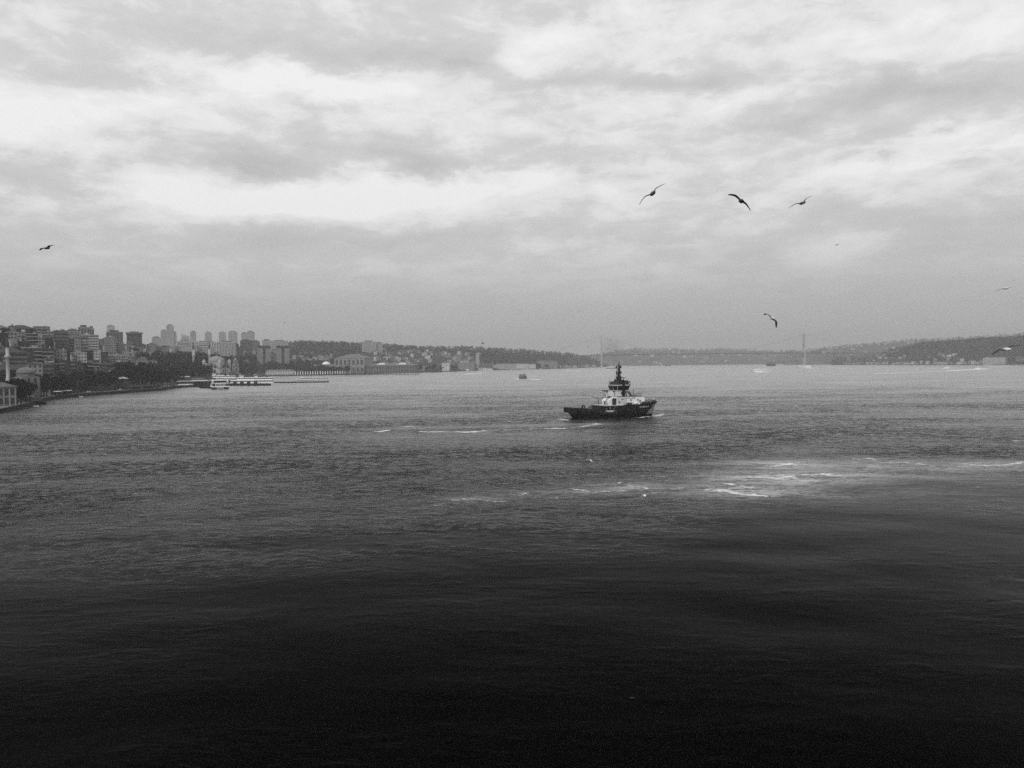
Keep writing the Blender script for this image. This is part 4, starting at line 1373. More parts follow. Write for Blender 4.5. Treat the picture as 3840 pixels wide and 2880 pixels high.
# ------------------------------------------------------------------ ornate two-storey building at the left edge of the picture
pe = P(12, 1520, 458)
eh = P(12, 1452, 458).z - QUAY_Z
corner = thing('waterfront_building', (pe.x, pe.y, QUAY_Z), face_cam(pe, .30), 'ornate pale two-storey waterfront building with hipped roof at the far left', 'building')
EW, ED = 4.9, 6.0
cb = MB()
cb.box(-EW, -ED, 0, EW, ED, eh)
cw = cb.build('wall', M_STONE_DIM, corner)
hip(-EW, -ED, EW, ED, eh + .35, 2.6, .9).build('roof', M_TILE_MID, corner)
MB().box(-EW - .6, -ED - .6, eh - .1, EW + .6, ED + .6, eh + .35).build('cornice', M_STONE, cw)
MB().box(-EW - .12, -ED - .12, eh * .47, EW + .12, ED + .12, eh * .52).build('string_course', M_STONE, cw)
for k, half, dep in ((0, EW, ED), (1, ED, EW), (3, ED, EW)):
    M = side_matrix(k, half)
    for x in np.linspace(-half + .5, half - .5, 4):
        apply(MB().box(x - .35, -dep - .22, 0, x + .35, -dep, eh - .1), M).build('pilaster', M_STONE, cw)
    for zf_ in (0.10, 0.58):
        for c in (-half * .62, 0, half * .62):
            for dxx in (-.65, 0, .65):
                apply(MB().box(c + dxx - .22, -dep - .06, eh * zf_, c + dxx + .22, -dep + .02, eh * (zf_ + .32)), M).build('window', M_PANE, cw)

# ------------------------------------------------------------------ palace on the far quay
def palace_wing(parent, x0, x1, y0, y1, h_, bays, mats=(None, None), roof_h=2.0, win_rows=2, roofmat=None):
    w_ = MB().box(x0, y0, 0, x1, y1, h_)
    o = w_.build('wing', mats[0] or M_STONE_DIM, parent)
    MB().box(x0 - .8, y0 - .8, h_, x1 + .8, y1 + .8, h_ + 1.1).build('cornice', M_STONE, o)
    hip(x0, y0, x1, y1, h_ + 1.1, roof_h, .2).build('roof', roofmat or M_LEAD, o)
    st = (x1 - x0) / bays
    for i in range(bays):
        cx = x0 + st * (i + .5)
        for r_ in range(win_rows):
            zz0 = h_ * (r_ + .16) / win_rows
            arch_panel(cx, zz0, st * .46, h_ * .66 / win_rows, y0 + .02, 5, .25).build('window', M_PANE_FAR, o)
    return o


pp = P(1308, 1404, 2010)
pal = thing('palace', (pp.x, pp.y, QUAY_Z), face_cam(pp, -.42), 'long pale palace with tall pitched-roof central hall on the far quay', 'palace')
mpp = 2010 / F
hz = lambda y: P(1308, y, 2010).z - QUAY_Z
hall = palace_wing(pal, -38, 42, 0, 60, hz(1344), 7, (M_STONE, None), 0.01, 2)
vs = [(-38, 0), (42, 0), (42, 60), (-38, 60)]
MB().frustum(-37, 1, 41, 59, hz(1344) + 1.3, -6, 24, 10, 36, hz(1327)).build('roof', M_LEAD, hall)
for x in np.linspace(-38, 42, 8):
    MB().tube((x, -.6, 0), (x, -.6, hz(1344)), 1.0, .9, 8).build('column', M_STONE, hall)
lw = palace_wing(pal, -118, -38.5, 6, 40, hz(1373), 12, (M_STONE_DIM, None), 4.5)
MB().lathe([(11 * math.cos(a), hz(1366) + 7.5 * math.sin(a)) for a in np.linspace(0, math.pi / 2 - .02, 7)], -72, 22, 20).build('oval_dome', M_WHITE, lw)
rw = palace_wing(pal, 42.5, 175, 6, 40, hz(1372), 18, (M_STONE_DIM, None), 4.0)
for x in (82, 138):
    MB().frustum(x - 14, 10, x + 14, 34, hz(1370), x - 5, 18, x + 5, 26, hz(1362)).build('roof_lantern', M_OFFWHITE, rw)
# fence of white posts along the palace quay: each post with cap
fence = thing('palace_fence', tuple(W(1110, 1407, QUAY_Z)), 0, 'white posts of the palace railing along the far quay', 'fence')
f0 = Vector(fence.location)
post_me = MB().box(-.8, -.8, 0, .8, .8, 5.6).lathe([(1.1, 5.6), (1.1, 6.1), (.3, 8.0)], 0, 0, 6).mesh('post', M_WHITE)
for x in np.arange(1108, 1560, 9.3):
    if 1300 < x < 1395 and int(x) % 2:
        continue
    D = lerp(SHORE_PX, x) + 6
    q = P(x, 1400, D)
    link('post', post_me, fence, (q.x - f0.x, q.y - f0.y, 0))
fr = MB()
prev = None
for x in np.arange(1100, 1566, 12):
    D = lerp(SHORE_PX, x) + 6.5
    q = P(x, 1400, D)
    if prev:
        fr.tube((prev[0] - f0.x, prev[1] - f0.y, 1.2), (q.x - f0.x, q.y - f0.y, 1.2), .6, .6, 4)
    prev = q
fr.build('kerb_rail', M_STONE_DIM, fence)

# low white annexe left of the palace
pa = P(1045, 1409, 1850)
ann = thing('palace_annexe', (pa.x, pa.y, QUAY_Z), face_cam(pa, -.30), 'low white two-storey annexe at the left end of the palace quay', 'building')
hz2 = lambda y: P(1045, y, 1850).z - QUAY_Z
palace_wing(ann, -30, 33, 0, 18, hz2(1390), 16, (M_OFFWHITE, None), 1.2)
MB().box(-36, 2, 0, -30.2, 16, hz2(1398)).build('side_wing', M_STONE_DIM, ann)
pk = P(1052, 1390, 1960)
kio = thing('hillside_kiosk', (pk.x, pk.y, land_left(pk.x, pk.y) - 1), face_cam(pk), 'small dark-roofed kiosk among trees behind the white annexe', 'kiosk')
kh = P(1052, 1379, 1960).z - kio.location.z
MB().box(-8, -6, 0, 8, 6, kh).build('wall', M_STONE_DIM, kio)
hip(-8, -6, 8, 6, kh, 4.0, 1.0).build('roof', M_TILE, kio)
for x in (-5, -1.7, 1.7, 5):
    MB().box(x - .8, -6.1, kh - 4.5, x + .8, -5.98, kh - 1.2).build('window', M_PANE_FAR, kio)
# ------------------------------------------------------------------ the city
TONES = {'hazy': .40, 'chalk': .58, 'white': .40, 'pale': .22, 'grey': .12, 'dim': .055, 'dark': .022}  # the hazy tone has distance haze mixed into the wall colour
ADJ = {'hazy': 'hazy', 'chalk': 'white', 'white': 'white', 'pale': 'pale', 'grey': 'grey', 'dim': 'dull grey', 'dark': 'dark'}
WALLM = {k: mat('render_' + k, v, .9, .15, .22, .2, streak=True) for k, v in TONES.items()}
M_PANE_HAZY = mat('tower_hazed_glazing', .13, .4, .3)  # glass paled with painted haze, to go with the hazy walls
M_SLAB = mat('balcony_concrete', .24, .85, .2, .15, .4)
M_ROOFS = [M_TILE, M_TILE_MID, mat('flat_roof_felt', .12, .9, .15, .3, .2), mat('pale_roof_sheet', .42, .7, .3, .2, .2)]
NUMW = ['', 'one', 'two', 'three', 'four', 'five', 'six', 'seven', 'eight', 'nine', 'ten', 'eleven', 'twelve', 'thirteen', 'fourteen', 'fifteen', 'sixteen', 'seventeen', 'eighteen', 'nineteen', 'twenty']
ORD1 = ['', 'first', 'second', 'third', 'fourth', 'fifth', 'sixth', 'seventh', 'eighth', 'ninth', 'tenth', 'eleventh', 'twelfth', 'thirteenth', 'fourteenth', 'fifteenth', 'sixteenth', 'seventeenth', 'eighteenth', 'nineteenth']
TENS = {2: ('twentieth', 'twenty'), 3: ('thirtieth', 'thirty'), 4: ('fortieth', 'forty'), 5: ('fiftieth', 'fifty'), 6: ('sixtieth', 'sixty'), 7: ('seventieth', 'seventy'), 8: ('eightieth', 'eighty'), 9: ('ninetieth', 'ninety')}


def ordinal(n):
    if n < 20:
        return ORD1[n]
    a, b_ = divmod(n, 10)
    return TENS[a][0] if b_ == 0 else TENS[a][1] + '-' + ORD1[b_]


ROWS = {}          # row phrase -> list of (photo column, object, look phrase)
rc = random.Random(11)
WIN_CACHE = {}


def win_mesh(w_, h_):
    k = (round(w_, 1), round(h_, 1))
    if k not in WIN_CACHE:
        m_ = MB().box(-k[0] / 2, -.05, 0, k[0] / 2, .05, k[1])
        WIN_CACHE[k] = m_.mesh('window', M_PANE)
    return WIN_CACHE[k]


def building(x0, x1, ytop, D, tone='pale', style='grid', roof='flat', row=None, yaw=None, depth=None, name='apartment_block', cat='building', label=None, zf=land_left, group=None,
             floor_h=3.1, fine=None, balc=0.0, sink=2.0, zbase=None, roofmat=None):
    xc = (x0 + x1) / 2
    p = P(xc, 1360, D)
    zb = (zf(p.x, p.y) if zbase is None else zbase) - sink
    zt = P(xc, ytop, D).z
    h_ = max(zt - zb, 5.0)
    Wd = (x1 - x0) / F * D
    yaw = rc.uniform(-.5, .5) if yaw is None else yaw
    d_ = depth or min(max(Wd * .8, 8), 18)
    w_ = (Wd - d_ * abs(math.sin(yaw))) / math.cos(yaw)
    if w_ < Wd * .45:
        d_ = max(4.0, (Wd - Wd * .5 * math.cos(yaw)) / max(abs(math.sin(yaw)), .05))
        d_ = min(d_, 18)
        w_ = max(Wd * .5, 4)
    hw, hd = w_ / 2, d_ / 2
    t_ = thing(name, (p.x, p.y, zb), face_cam(p, yaw), label, cat, group)
    rh = 0.0
    if roof in ('hip', 'gable'):
        rh = min(w_, d_) * .24
    bh = h_ - rh
    wall = MB().box(-hw, -hd, 0, hw, hd, bh).build('wall', WALLM[tone], t_)
    rm = roofmat or (rc.choice(M_ROOFS[:2]) if roof in ('hip', 'gable') else rc.choice(M_ROOFS[2:] if rc.random() < .35 else M_ROOFS[1:3]))
    if roof == 'hip':
        hip(-hw, -hd, hw, hd, bh, rh, .5).build('roof', rm, t_)
    elif roof == 'gable':
        m_ = MB()
        o = .4
        m_.add([(-hw - o, -hd - o, bh), (hw + o, -hd - o, bh), (hw + o, hd + o, bh), (-hw - o, hd + o, bh), (-hw - o, 0, bh + rh), (hw + o, 0, bh + rh)], [(0, 1, 5, 4), (2, 3, 4, 5), (1, 2, 5), (3, 0, 4), (0, 3, 2, 1)])
        m_.build('roof', rm, t_)
    else:
        m_ = MB().box(-hw - .35, -hd - .35, bh, hw + .35, hd + .35, bh + .45)
        ro = m_.build('roof', rm, t_)
        if w_ > 7 and rc.random() < .75:
            bx_ = rc.uniform(-hw * .5, hw * .3)
            MB().box(bx_, -hd * .4, bh + .45, bx_ + min(4, hw * .7), hd * .3, bh + 2.6).build('stair_head', WALLM[rc.choice(['pale', 'grey', 'white'])], ro)
    if roof in ('hip', 'gable') and rc.random() < .6:
        cx = rc.uniform(-hw * .6, hw * .6)
        MB().box(cx - .45, hd * .2, bh, cx + .45, hd * .2 + .9, bh + rh + 1.0).build('chimney', WALLM['grey'], t_)
    if D < 1500:
        ax_ = rc.uniform(-hw * .7, hw * .7)
        MB().tube((ax_, 0, bh), (ax_, 0, bh + rh + rc.uniform(2.0, 4.0)), .09, .05, 4).tube((ax_ - .9, 0, bh + rh + 1.7), (ax_ + .9, 0, bh + rh + 1.7), .05, .05, 4).build('aerial', M_STEEL, t_)
        if roof == 'flat' and w_ > 8:
            MB().tube((ax_ * .3 + 2, 1, bh + .45), (ax_ * .3 + 2, 1, bh + 1.9), .6, .6, 8).build('water_tank', WALLM['white'], t_)
    nf = max(1, int(bh / floor_h))
    t_['storeys'] = nf
    fine = (D < 690) if fine is None else fine
    nv = min(nf, 9)                                 # lower storeys of tall slopes are hidden by the next row
    joined = MB()
    sides = [(0, hw, hd)]
    sides.append((1, hd, hw) if yaw < 0 else (3, hd, hw))
    for (k, half, dep) in sides:
        M = Matrix.Rotation(k * math.pi / 2, 4, 'Z')
        nw = max(1, int(2 * half / 2.6))
        for f_ in range(nf - nv, nf):
            z = bh - (nf - f_) * (bh / nf) + .9
            if style == 'bands':
                joined.add([(v[0], v[1], v[2]) for v in [(-half + .4, -dep - .06, z), (half - .4, -dep - .06, z), (half - .4, -dep - .06, z + 1.5), (-half + .4, -dep - .06, z + 1.5),
                                                        (-half + .4, -dep + .05, z), (half - .4, -dep + .05, z), (half - .4, -dep + .05, z + 1.5), (-half + .4, -dep + .05, z + 1.5)]],
                           [(0, 1, 2, 3), (0, 4, 5, 1), (3, 2, 6, 7), (0, 3, 7, 4), (1, 5, 6, 2)], False, M)
                continue
            for i in range(nw):
                if rc.random() < .07:
                    continue
                x = -half + (i + .5) * 2 * half / nw
                ww, wh_ = (1.3, 1.5) if style != 'tall' else (1.1, 2.1)
                if fine:
                    q = M @ Vector((x, -dep, z))
                    link('window', win_mesh(ww, wh_), wall, tuple(q), k * math.pi / 2)
                else:
                    joined.box(x - ww / 2, -dep - .06, z, x + ww / 2, -dep + .04, z + wh_, M)
    if joined.v:
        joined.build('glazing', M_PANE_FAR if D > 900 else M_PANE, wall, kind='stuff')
    if rc.random() < balc:
        bw_0, bw_1 = (-hw, hw) if rc.random() < .4 else ((-hw, -hw * .1) if rc.random() < .5 else (hw * .1, hw))
        for f_ in range(max(1, nf - 6), nf):
            z = bh - (nf - f_) * (bh / nf)
            b_ = MB()
            b_.box(bw_0, -hd - 1.3, z, bw_1, -hd - .02, z + .2)
            b_.box(bw_0, -hd - 1.3, z + .2, bw_1, -hd - 1.18, z + 1.0)
            b_.build('balcony', M_SLAB, t_)
    if row:
        look = '%s %s-storey %s' % (ADJ[tone], NUMW[min(nf, 20)], {'flat': 'flat-roofed block', 'hip': 'hip-roofed block', 'gable': 'gabled house'}[roof])
        ROWS.setdefault(row, []).append((xc, t_, look))
    return t_


# named skyline towers and slabs -----------------------------------------------------------------
def tower(parts, D, label, tone='grey', name='office_tower', ribs=0, zf=land_left, style='grid', crown=None, group=None):
    """a tower made of side-by-side or stacked boxes: parts = [(x0, x1, ytop, slanted_ytop_right)]"""
    xs0, xs1 = min(q[0] for q in parts), max(q[1] for q in parts)
    xc = (xs0 + xs1) / 2
    p = P(xc, 1360, D)
    zb = min(zf(p.x, p.y), P(xc, 1330, D).z) - 4
    t_ = thing(name, (p.x, p.y, zb), face_cam(p), label, 'tower' if name == 'office_tower' else 'building', group)
    for i, q in enumerate(parts):
        a, b_ = (q[0] - xc) / F * D, (q[1] - xc) / F * D
        zt = P((q[0] + q[1]) / 2, q[2], D).z - zb
        zr = P((q[0] + q[1]) / 2, q[3], D).z - zb if len(q) > 3 else zt
        dp = max(12, (b_ - a) * .7)
        y0 = -dp / 2 + i * .4
        m_ = MB()
        m_.add([(a, y0, 0), (b_, y0, 0), (b_, y0 + dp, 0), (a, y0 + dp, 0), (a, y0, zt), (b_, y0, zr), (b_, y0 + dp, zr), (a, y0 + dp, zt)],
               [(0, 3, 2, 1), (4, 5, 6, 7), (0, 1, 5, 4), (1, 2, 6, 5), (2, 3, 7, 6), (3, 0, 4, 7)])
        wall = m_.build('wall', WALLM[tone], t_)
        g = MB()
        hmin = min(zt, zr)
        nfl = int(hmin / 3.6)
        if ribs:
            st = (b_ - a) / max(2, round((b_ - a) / ribs))
            for k in range(int(round((b_ - a) / st))):
                x = a + k * st
                g.box(x + st * .18, y0 - .25, 3, x + st * .82, y0 + .1, hmin - 2.2)
        else:
            for k in range(nfl):
                z = 2 + k * 3.6
                g.box(a + .8, y0 - .12, z, b_ - .8, y0 + .1, z + 1.7)
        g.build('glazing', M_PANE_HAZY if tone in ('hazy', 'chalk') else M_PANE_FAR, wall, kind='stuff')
        if ribs:
            for k in range(1, nfl):
                pass
        if len(q) <= 3:
            MB().box(a + (b_ - a) * .2, y0 + dp * .25, zt, b_ - (b_ - a) * .25, y0 + dp * .7, zt + 3.2).build('roof_plant', WALLM['dim'], wall)
            if crown == 'dark':
                MB().box(a - .6, y0 - .8, zt - 7, b_ + .6, y0 + dp + .6, zt + .5).build('crown_band', WALLM['dark'], wall)
            elif crown == 'white':
                MB().box(a - .6, y0 - .8, zt - 1.8, b_ + .6, y0 + dp + .6, zt + .7).build('parapet', WALLM['white'], wall)
    return t_, p, zb


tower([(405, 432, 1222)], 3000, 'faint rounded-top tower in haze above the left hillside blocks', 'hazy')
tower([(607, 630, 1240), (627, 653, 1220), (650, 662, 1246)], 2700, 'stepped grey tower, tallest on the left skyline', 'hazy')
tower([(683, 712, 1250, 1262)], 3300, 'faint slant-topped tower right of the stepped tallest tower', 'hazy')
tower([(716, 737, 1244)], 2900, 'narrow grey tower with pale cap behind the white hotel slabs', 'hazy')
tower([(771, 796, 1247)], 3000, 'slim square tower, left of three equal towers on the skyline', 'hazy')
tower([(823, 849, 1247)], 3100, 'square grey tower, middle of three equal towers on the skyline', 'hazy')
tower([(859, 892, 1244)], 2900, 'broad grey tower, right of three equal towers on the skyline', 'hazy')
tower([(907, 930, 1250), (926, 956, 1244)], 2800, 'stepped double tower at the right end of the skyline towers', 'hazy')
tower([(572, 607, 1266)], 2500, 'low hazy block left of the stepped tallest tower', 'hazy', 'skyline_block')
tower([(299, 337, 1227), (335, 352, 1230)], 1250, 'pale block with rooftop aerial on the left hilltop', 'pale', 'skyline_block', 4.0)
tower([(404, 460, 1245)], 1450, 'wide grey glazed block with dark cornice on the left hilltop', 'grey', 'skyline_block', 5.0)
t_, p_, zb_ = tower([(480, 532, 1250)], 1500, 'dark ribbed block with wide flat cap on the hilltop', 'dim', 'skyline_block', 5.0)
MB().box(-29 * .5, -12, P(506, 1252, 1500).z - zb_, 29 * .5, 12, P(506, 1247, 1500).z - zb_).build('cornice', WALLM['grey'], t_)
# hotels above the mosque
tower([(655, 738, 1294)], 1950, 'long white ribbed hotel slab above the mosque, lower left one', 'chalk', 'hotel_slab', 3.4, crown='white')
tower([(672, 728, 1280), (728, 820, 1283)], 2250, 'broad white hotel block behind, with long rooftop band', 'chalk', 'hotel_slab', 4.5, crown='white')
tower([(735, 800, 1299)], 1980, 'low white ribbed hotel wing between the two long slabs', 'chalk', 'hotel_slab', 3.4, crown='white')
tower([(822, 884, 1284)], 2000, 'tall pale ribbed hotel slab right above the mosque dome', 'chalk', 'hotel_slab', 3.6, crown='white')
tower([(884, 897, 1291), (897, 912, 1301)], 2010, 'dark narrow end block beside the tall ribbed hotel slab', 'dim', 'hotel_slab', 4.0)
tower([(903, 946, 1277)], 2150, 'dark wide block with pale roof under the double tower', 'dim', 'skyline_block')
tower([(946, 975, 1280)], 2350, 'low hazy block right of the dark wide block', 'grey', 'skyline_block')
for (a, lab) in ((967, 'pale gridded twin block with dark top, left one of the pair'), (1037, 'pale gridded twin block with dark top, right one of the pair')):
    tt_, p_, zb_ = tower([(a, a + 22, 1300), (a + 19, a + 29, 1299), (a + 26, a + 48, 1300)], 2050, lab, 'hazy', 'twin_block', 2.6)
    w1 = 24 / F * 2050
    z1 = P(a + 24, 1303, 2050).z - zb_
    MB().box(-w1, -8, z1, w1, 8, z1 + 3.5).build('crown_band', WALLM['dark'], tt_)
    MB().box(-3.0, -7.2, 2, 2.6, 5, z1).build('stair_core', WALLM['dark'], tt_)
tower([(1020, 1080, 1279)], 2500, 'low wide block with white roof band behind the twin blocks', 'hazy', 'skyline_block', 0, crown='white')
tower([(985, 1018, 1276)], 2550, 'faint stepped block behind the left twin block', 'hazy', 'skyline_block')
t_, p_, zb_ = tower([(1112, 1140, 1280)], 2650, 'low hilltop block carrying a tall thin mast', 'grey', 'skyline_block', 0, crown='white')
MB().tube((8, 0, P(1135, 1282, 2650).z - zb_), (8, 0, P(1135, 1262, 2650).z - zb_), .6, .25, 6).build('mast', M_STEEL, t_)
tower([(1359, 1411, 1281), (1408, 1434, 1286)], 2700, 'big pale hotel slab standing alone on the wooded ridge', 'hazy', 'hotel_slab', 0)

# explicit blocks on the left hillside -----------------------------------------------------------
HT, US, MS, LS, WS = 'along the left hilltop', 'on the upper left slope', 'on the middle left slope', 'on the lower left slope', 'behind the left quay trees'
for (x0, x1, yt, D, tone, sty, rf, row, yw, bal, rm) in [
    (-40, 34, 1217, 860, 'dim', 'grid', 'hip', HT, .2, .0, None), (30, 129, 1219, 850, 'dark', 'bands', 'hip', HT, .25, .0, None), (131, 186, 1226, 880, 'pale', 'grid', 'flat', HT, .1, .3, None),
    (186, 246, 1237, 900, 'grey', 'grid', 'hip', HT, -.2, .2, None), (246, 301, 1232, 880, 'white', 'bands', 'hip', HT, .1, .4, None), (206, 252, 1243, 840, 'grey', 'grid', 'flat', HT, .1, .3, None),
    (-30, 27, 1250, 720, 'dark', 'tall', 'flat', US, .1, .0, None), (27, 64, 1247, 730, 'pale', 'none', 'flat', US, .1, .0, None), (62, 99, 1246, 745, 'pale', 'grid', 'flat', US, -.2, .9, None),
    (98, 142, 1252, 720, 'dim', 'grid', 'flat', US, .15, .8, None), (141, 158, 1255, 735, 'white', 'grid', 'flat', US, .1, 1, None), (158, 200, 1246, 780, 'pale', 'grid', 'flat', US, .1, .4, None),
    (172, 200, 1262, 715, 'dark', 'grid', 'gable', US, .3, .0, None), (200, 256, 1249, 760, 'grey', 'bands', 'flat', US, .1, .5, None), (244, 279, 1273, 715, 'grey', 'grid', 'flat', US, -.1, .8, None),
    (256, 301, 1256, 800, 'pale', 'grid', 'hip', US, .2, .5, None), (303, 368, 1257, 800, 'white', 'bands', 'flat', US, .05, 1, None), (278, 330, 1280, 730, 'pale', 'grid', 'flat', US, .2, .9, None),
    (330, 384, 1287, 750, 'grey', 'grid', 'hip', US, -.2, .4, None), (396, 433, 1266, 760, 'pale', 'grid', 'flat', US, .05, .0, None), (431, 448, 1284, 780, 'dark', 'grid', 'flat', US, .1, 1, None),
    (370, 400, 1273, 840, 'grey', 'grid', 'flat', HT, .1, .2, None), (446, 470, 1290, 830, 'grey', 'grid', 'flat', US, .1, .4, None),
    (-20, 93, 1302, 630, 'grey', 'bands', 'hip', MS, .12, .0, M_TILE), (93, 152, 1306, 650, 'dim', 'grid', 'flat', MS, .1, .3, None), (150, 198, 1308, 640, 'dim', 'bands', 'flat', MS, .1, 1, None),
    (196, 214, 1312, 660, 'grey', 'grid', 'flat', MS, .1, .0, None), (210, 248, 1314, 640, 'pale', 'grid', 'flat', MS, .15, .0, None), (248, 262, 1309, 670, 'dark', 'grid', 'flat', MS, .1, .0, None),
    (259, 321, 1322, 650, 'white', 'grid', 'flat', MS, .1, .6, None), (318, 348, 1308, 690, 'dark', 'grid', 'hip', MS, .2, .0, None), (345, 376, 1311, 690, 'white', 'grid', 'flat', MS, .1, .5, None),
    (374, 404, 1320, 690, 'dim', 'grid', 'flat', MS, .1, .7, None), (400, 475, 1328, 700, 'white', 'grid', 'flat', MS, .08, 1, None), (470, 500, 1344, 740, 'dim', 'grid', 'hip', MS, .1, .2, None),
    (-30, 84, 1366, 556, 'dark', 'tall', 'gable', LS, .1, .0, M_TILE), (97, 154, 1355, 575, 'pale', 'none', 'hip', LS, .2, .0, M_TILE), (150, 198, 1359, 570, 'grey', 'bands', 'hip', LS, .15, .0, M_TILE),
    (198, 222, 1362, 590, 'dark', 'grid', 'hip', LS, .1, .0, M_TILE), (221, 262, 1352, 590, 'dim', 'grid', 'flat', LS, .1, 1, None), (260, 301, 1356, 600, 'dim', 'grid', 'flat', LS, .1, .8, None),
    (300, 346, 1362, 620, 'dark', 'grid', 'flat', LS, .1, .5, None), (344, 372, 1352, 640, 'dim', 'grid', 'flat', LS, .1, .9, None), (370, 420, 1358, 640, 'dim', 'bands', 'hip', LS, .1, .3, None), (418, 476, 1360, 650, 'grey', 'grid', 'flat', LS, .1, .9, None),
    (516, 550, 1338, 830, 'pale', 'grid', 'hip', MS, .1, .0, M_TILE_MID), (550, 588, 1352, 860, 'pale', 'grid', 'flat', MS, .2, .3, None), (585, 618, 1360, 860, 'grey', 'grid', 'hip', MS, .1, .0, M_TILE_MID),
    (612, 668, 1366, 850, 'grey', 'tall', 'hip', MS, .15, .0, M_TILE_MID), (508, 530, 1352, 800, 'white', 'grid', 'hip', MS, .2, .0, M_TILE_MID),
    (150, 183, 1424, 512, 'pale', 'grid', 'flat', WS, .1, .0, None), (185, 226, 1404, 545, 'dim', 'grid', 'hip', WS, .1, .0, M_TILE), (228, 262, 1400, 560, 'dim', 'grid', 'flat', WS, .2, .6, None),
    (300, 335, 1405, 590, 'dim', 'grid', 'hip', WS, .1, .0, M_TILE), (335, 362, 1400, 610, 'grey', 'grid', 'flat', WS, .1, .6, None),
]:
    u = ((x0 + x1) / 2 - 1920) / F
    ds, dr = lerp(SHORE_U, u), lerp(RIDGE_UD, u)
    kk, mean = {HT: (.95, 865), US: (.62, 750), MS: (.36, 660), LS: (.15, 590), WS: (.02, 550)}[row]
    if x0 > 500:
        kk = .10
    kk = max(kk + (D - mean) / 900, .0)
    D = ds + 45 + (dr - ds - 45) * kk
    building(x0, x1, yt, D, tone, sty, rf, row, yw, balc=bal, roofmat=rm, fine=(D < 900 and sty in ('grid', 'tall')))
# smaller roofs that fill the gaps between them
for (row, k0, k1, xr, n, tones, wpx) in [
    (HT, .92, 1.02, (-40, 560), 16, ('grey', 'pale', 'dim'), (24, 44)), (US, .50, .85, (-40, 560), 56, ('white', 'pale', 'grey', 'dim', 'white'), (20, 38)),
    (MS, .26, .50, (-40, 520), 46, ('dim', 'white', 'grey', 'pale', 'pale'), (18, 34)), (LS, .10, .24, (60, 520), 30, ('dim', 'pale', 'grey', 'dark'), (18, 34)),
    ('among the hilltop houses below the stepped tallest tower', .78, 1.0, (470, 680), 15, ('pale', 'grey', 'white'), (16, 30)),
    ('on the slope right of the hotel slabs', .45, .85, (915, 1100), 20, ('pale', 'grey', 'white'), (12, 22)),
]:
    for i in range(n):
        x = xr[0] + (xr[1] - xr[0]) * (i + rc.uniform(.1, .9)) / n
        u = (x - 1920) / F
        ds, dr = lerp(SHORE_U, u), lerp(RIDGE_UD, u)
        D = ds + 45 + (dr - ds - 45) * rc.uniform(k0, k1)
        wp = rc.uniform(*wpx)
        p = P(x, 1360, D)
        g = land_left(p.x, p.y)
        hh = rc.uniform(8, 14) if D < 1500 else rc.uniform(10, 18)
        yt = PX((p.x, p.y, g + hh))[1]
        building(x - wp / 2, x + wp / 2, yt, D, rc.choice(tones), rc.choice(['grid', 'grid', 'grid', 'bands']), rc.choice(['flat', 'hip', 'hip', 'gable']), row, balc=.35, fine=False)
# houses on the slope behind the palace, getting smaller with distance
for (row, k0, k1, xr, n, tones, wpx, hr) in [
    ('on the slope left of the palace hall', .24, .60, (1085, 1250), 26, ('hazy', 'pale', 'white'), (12, 22), (8, 14)),
    ('on the slope right of the ridge hotel', .26, .84, (1380, 1620), 80, ('chalk', 'hazy', 'pale', 'grey'), (10, 22), (8, 14)),
    ('on the slope below the park wood', .16, .80, (1600, 1800), 72, ('chalk', 'hazy', 'pale', 'grey'), (10, 20), (9, 15)),
    ('low below the park wood', .10, .24, (1790, 1890), 18, ('chalk', 'hazy', 'pale'), (9, 18), (8, 13)),
    ('along the hazy ridge above the park wood', .86, 1.0, (1880, 2040), 12, ('hazy', 'pale'), (9, 16), (8, 14)),
    ('under the left bridge end', .05, .20, (2095, 2235), 18, ('chalk', 'hazy', 'pale'), (8, 18), (8, 14)),
]:
    for i in range(n):
        x = xr[0] + (xr[1] - xr[0]) * (i + rc.uniform(.05, .95)) / n
        u = (x - 1920) / F
        ds, dr = lerp(SHORE_U, u), lerp(RIDGE_UD, u)
        D = ds + (dr - ds) * rc.uniform(k0, k1)
        p = P(x, 1360, D)
        yt = PX((p.x, p.y, land_left(p.x, p.y) + rc.uniform(*hr)))[1]
        wp = rc.uniform(*wpx)
        building(x - wp / 2, x + wp / 2, yt, D, rc.choice(tones), rc.choice(['grid', 'bands']), rc.choice(['flat', 'hip', 'gable', 'hip']), row, fine=False, name='hillside_house')
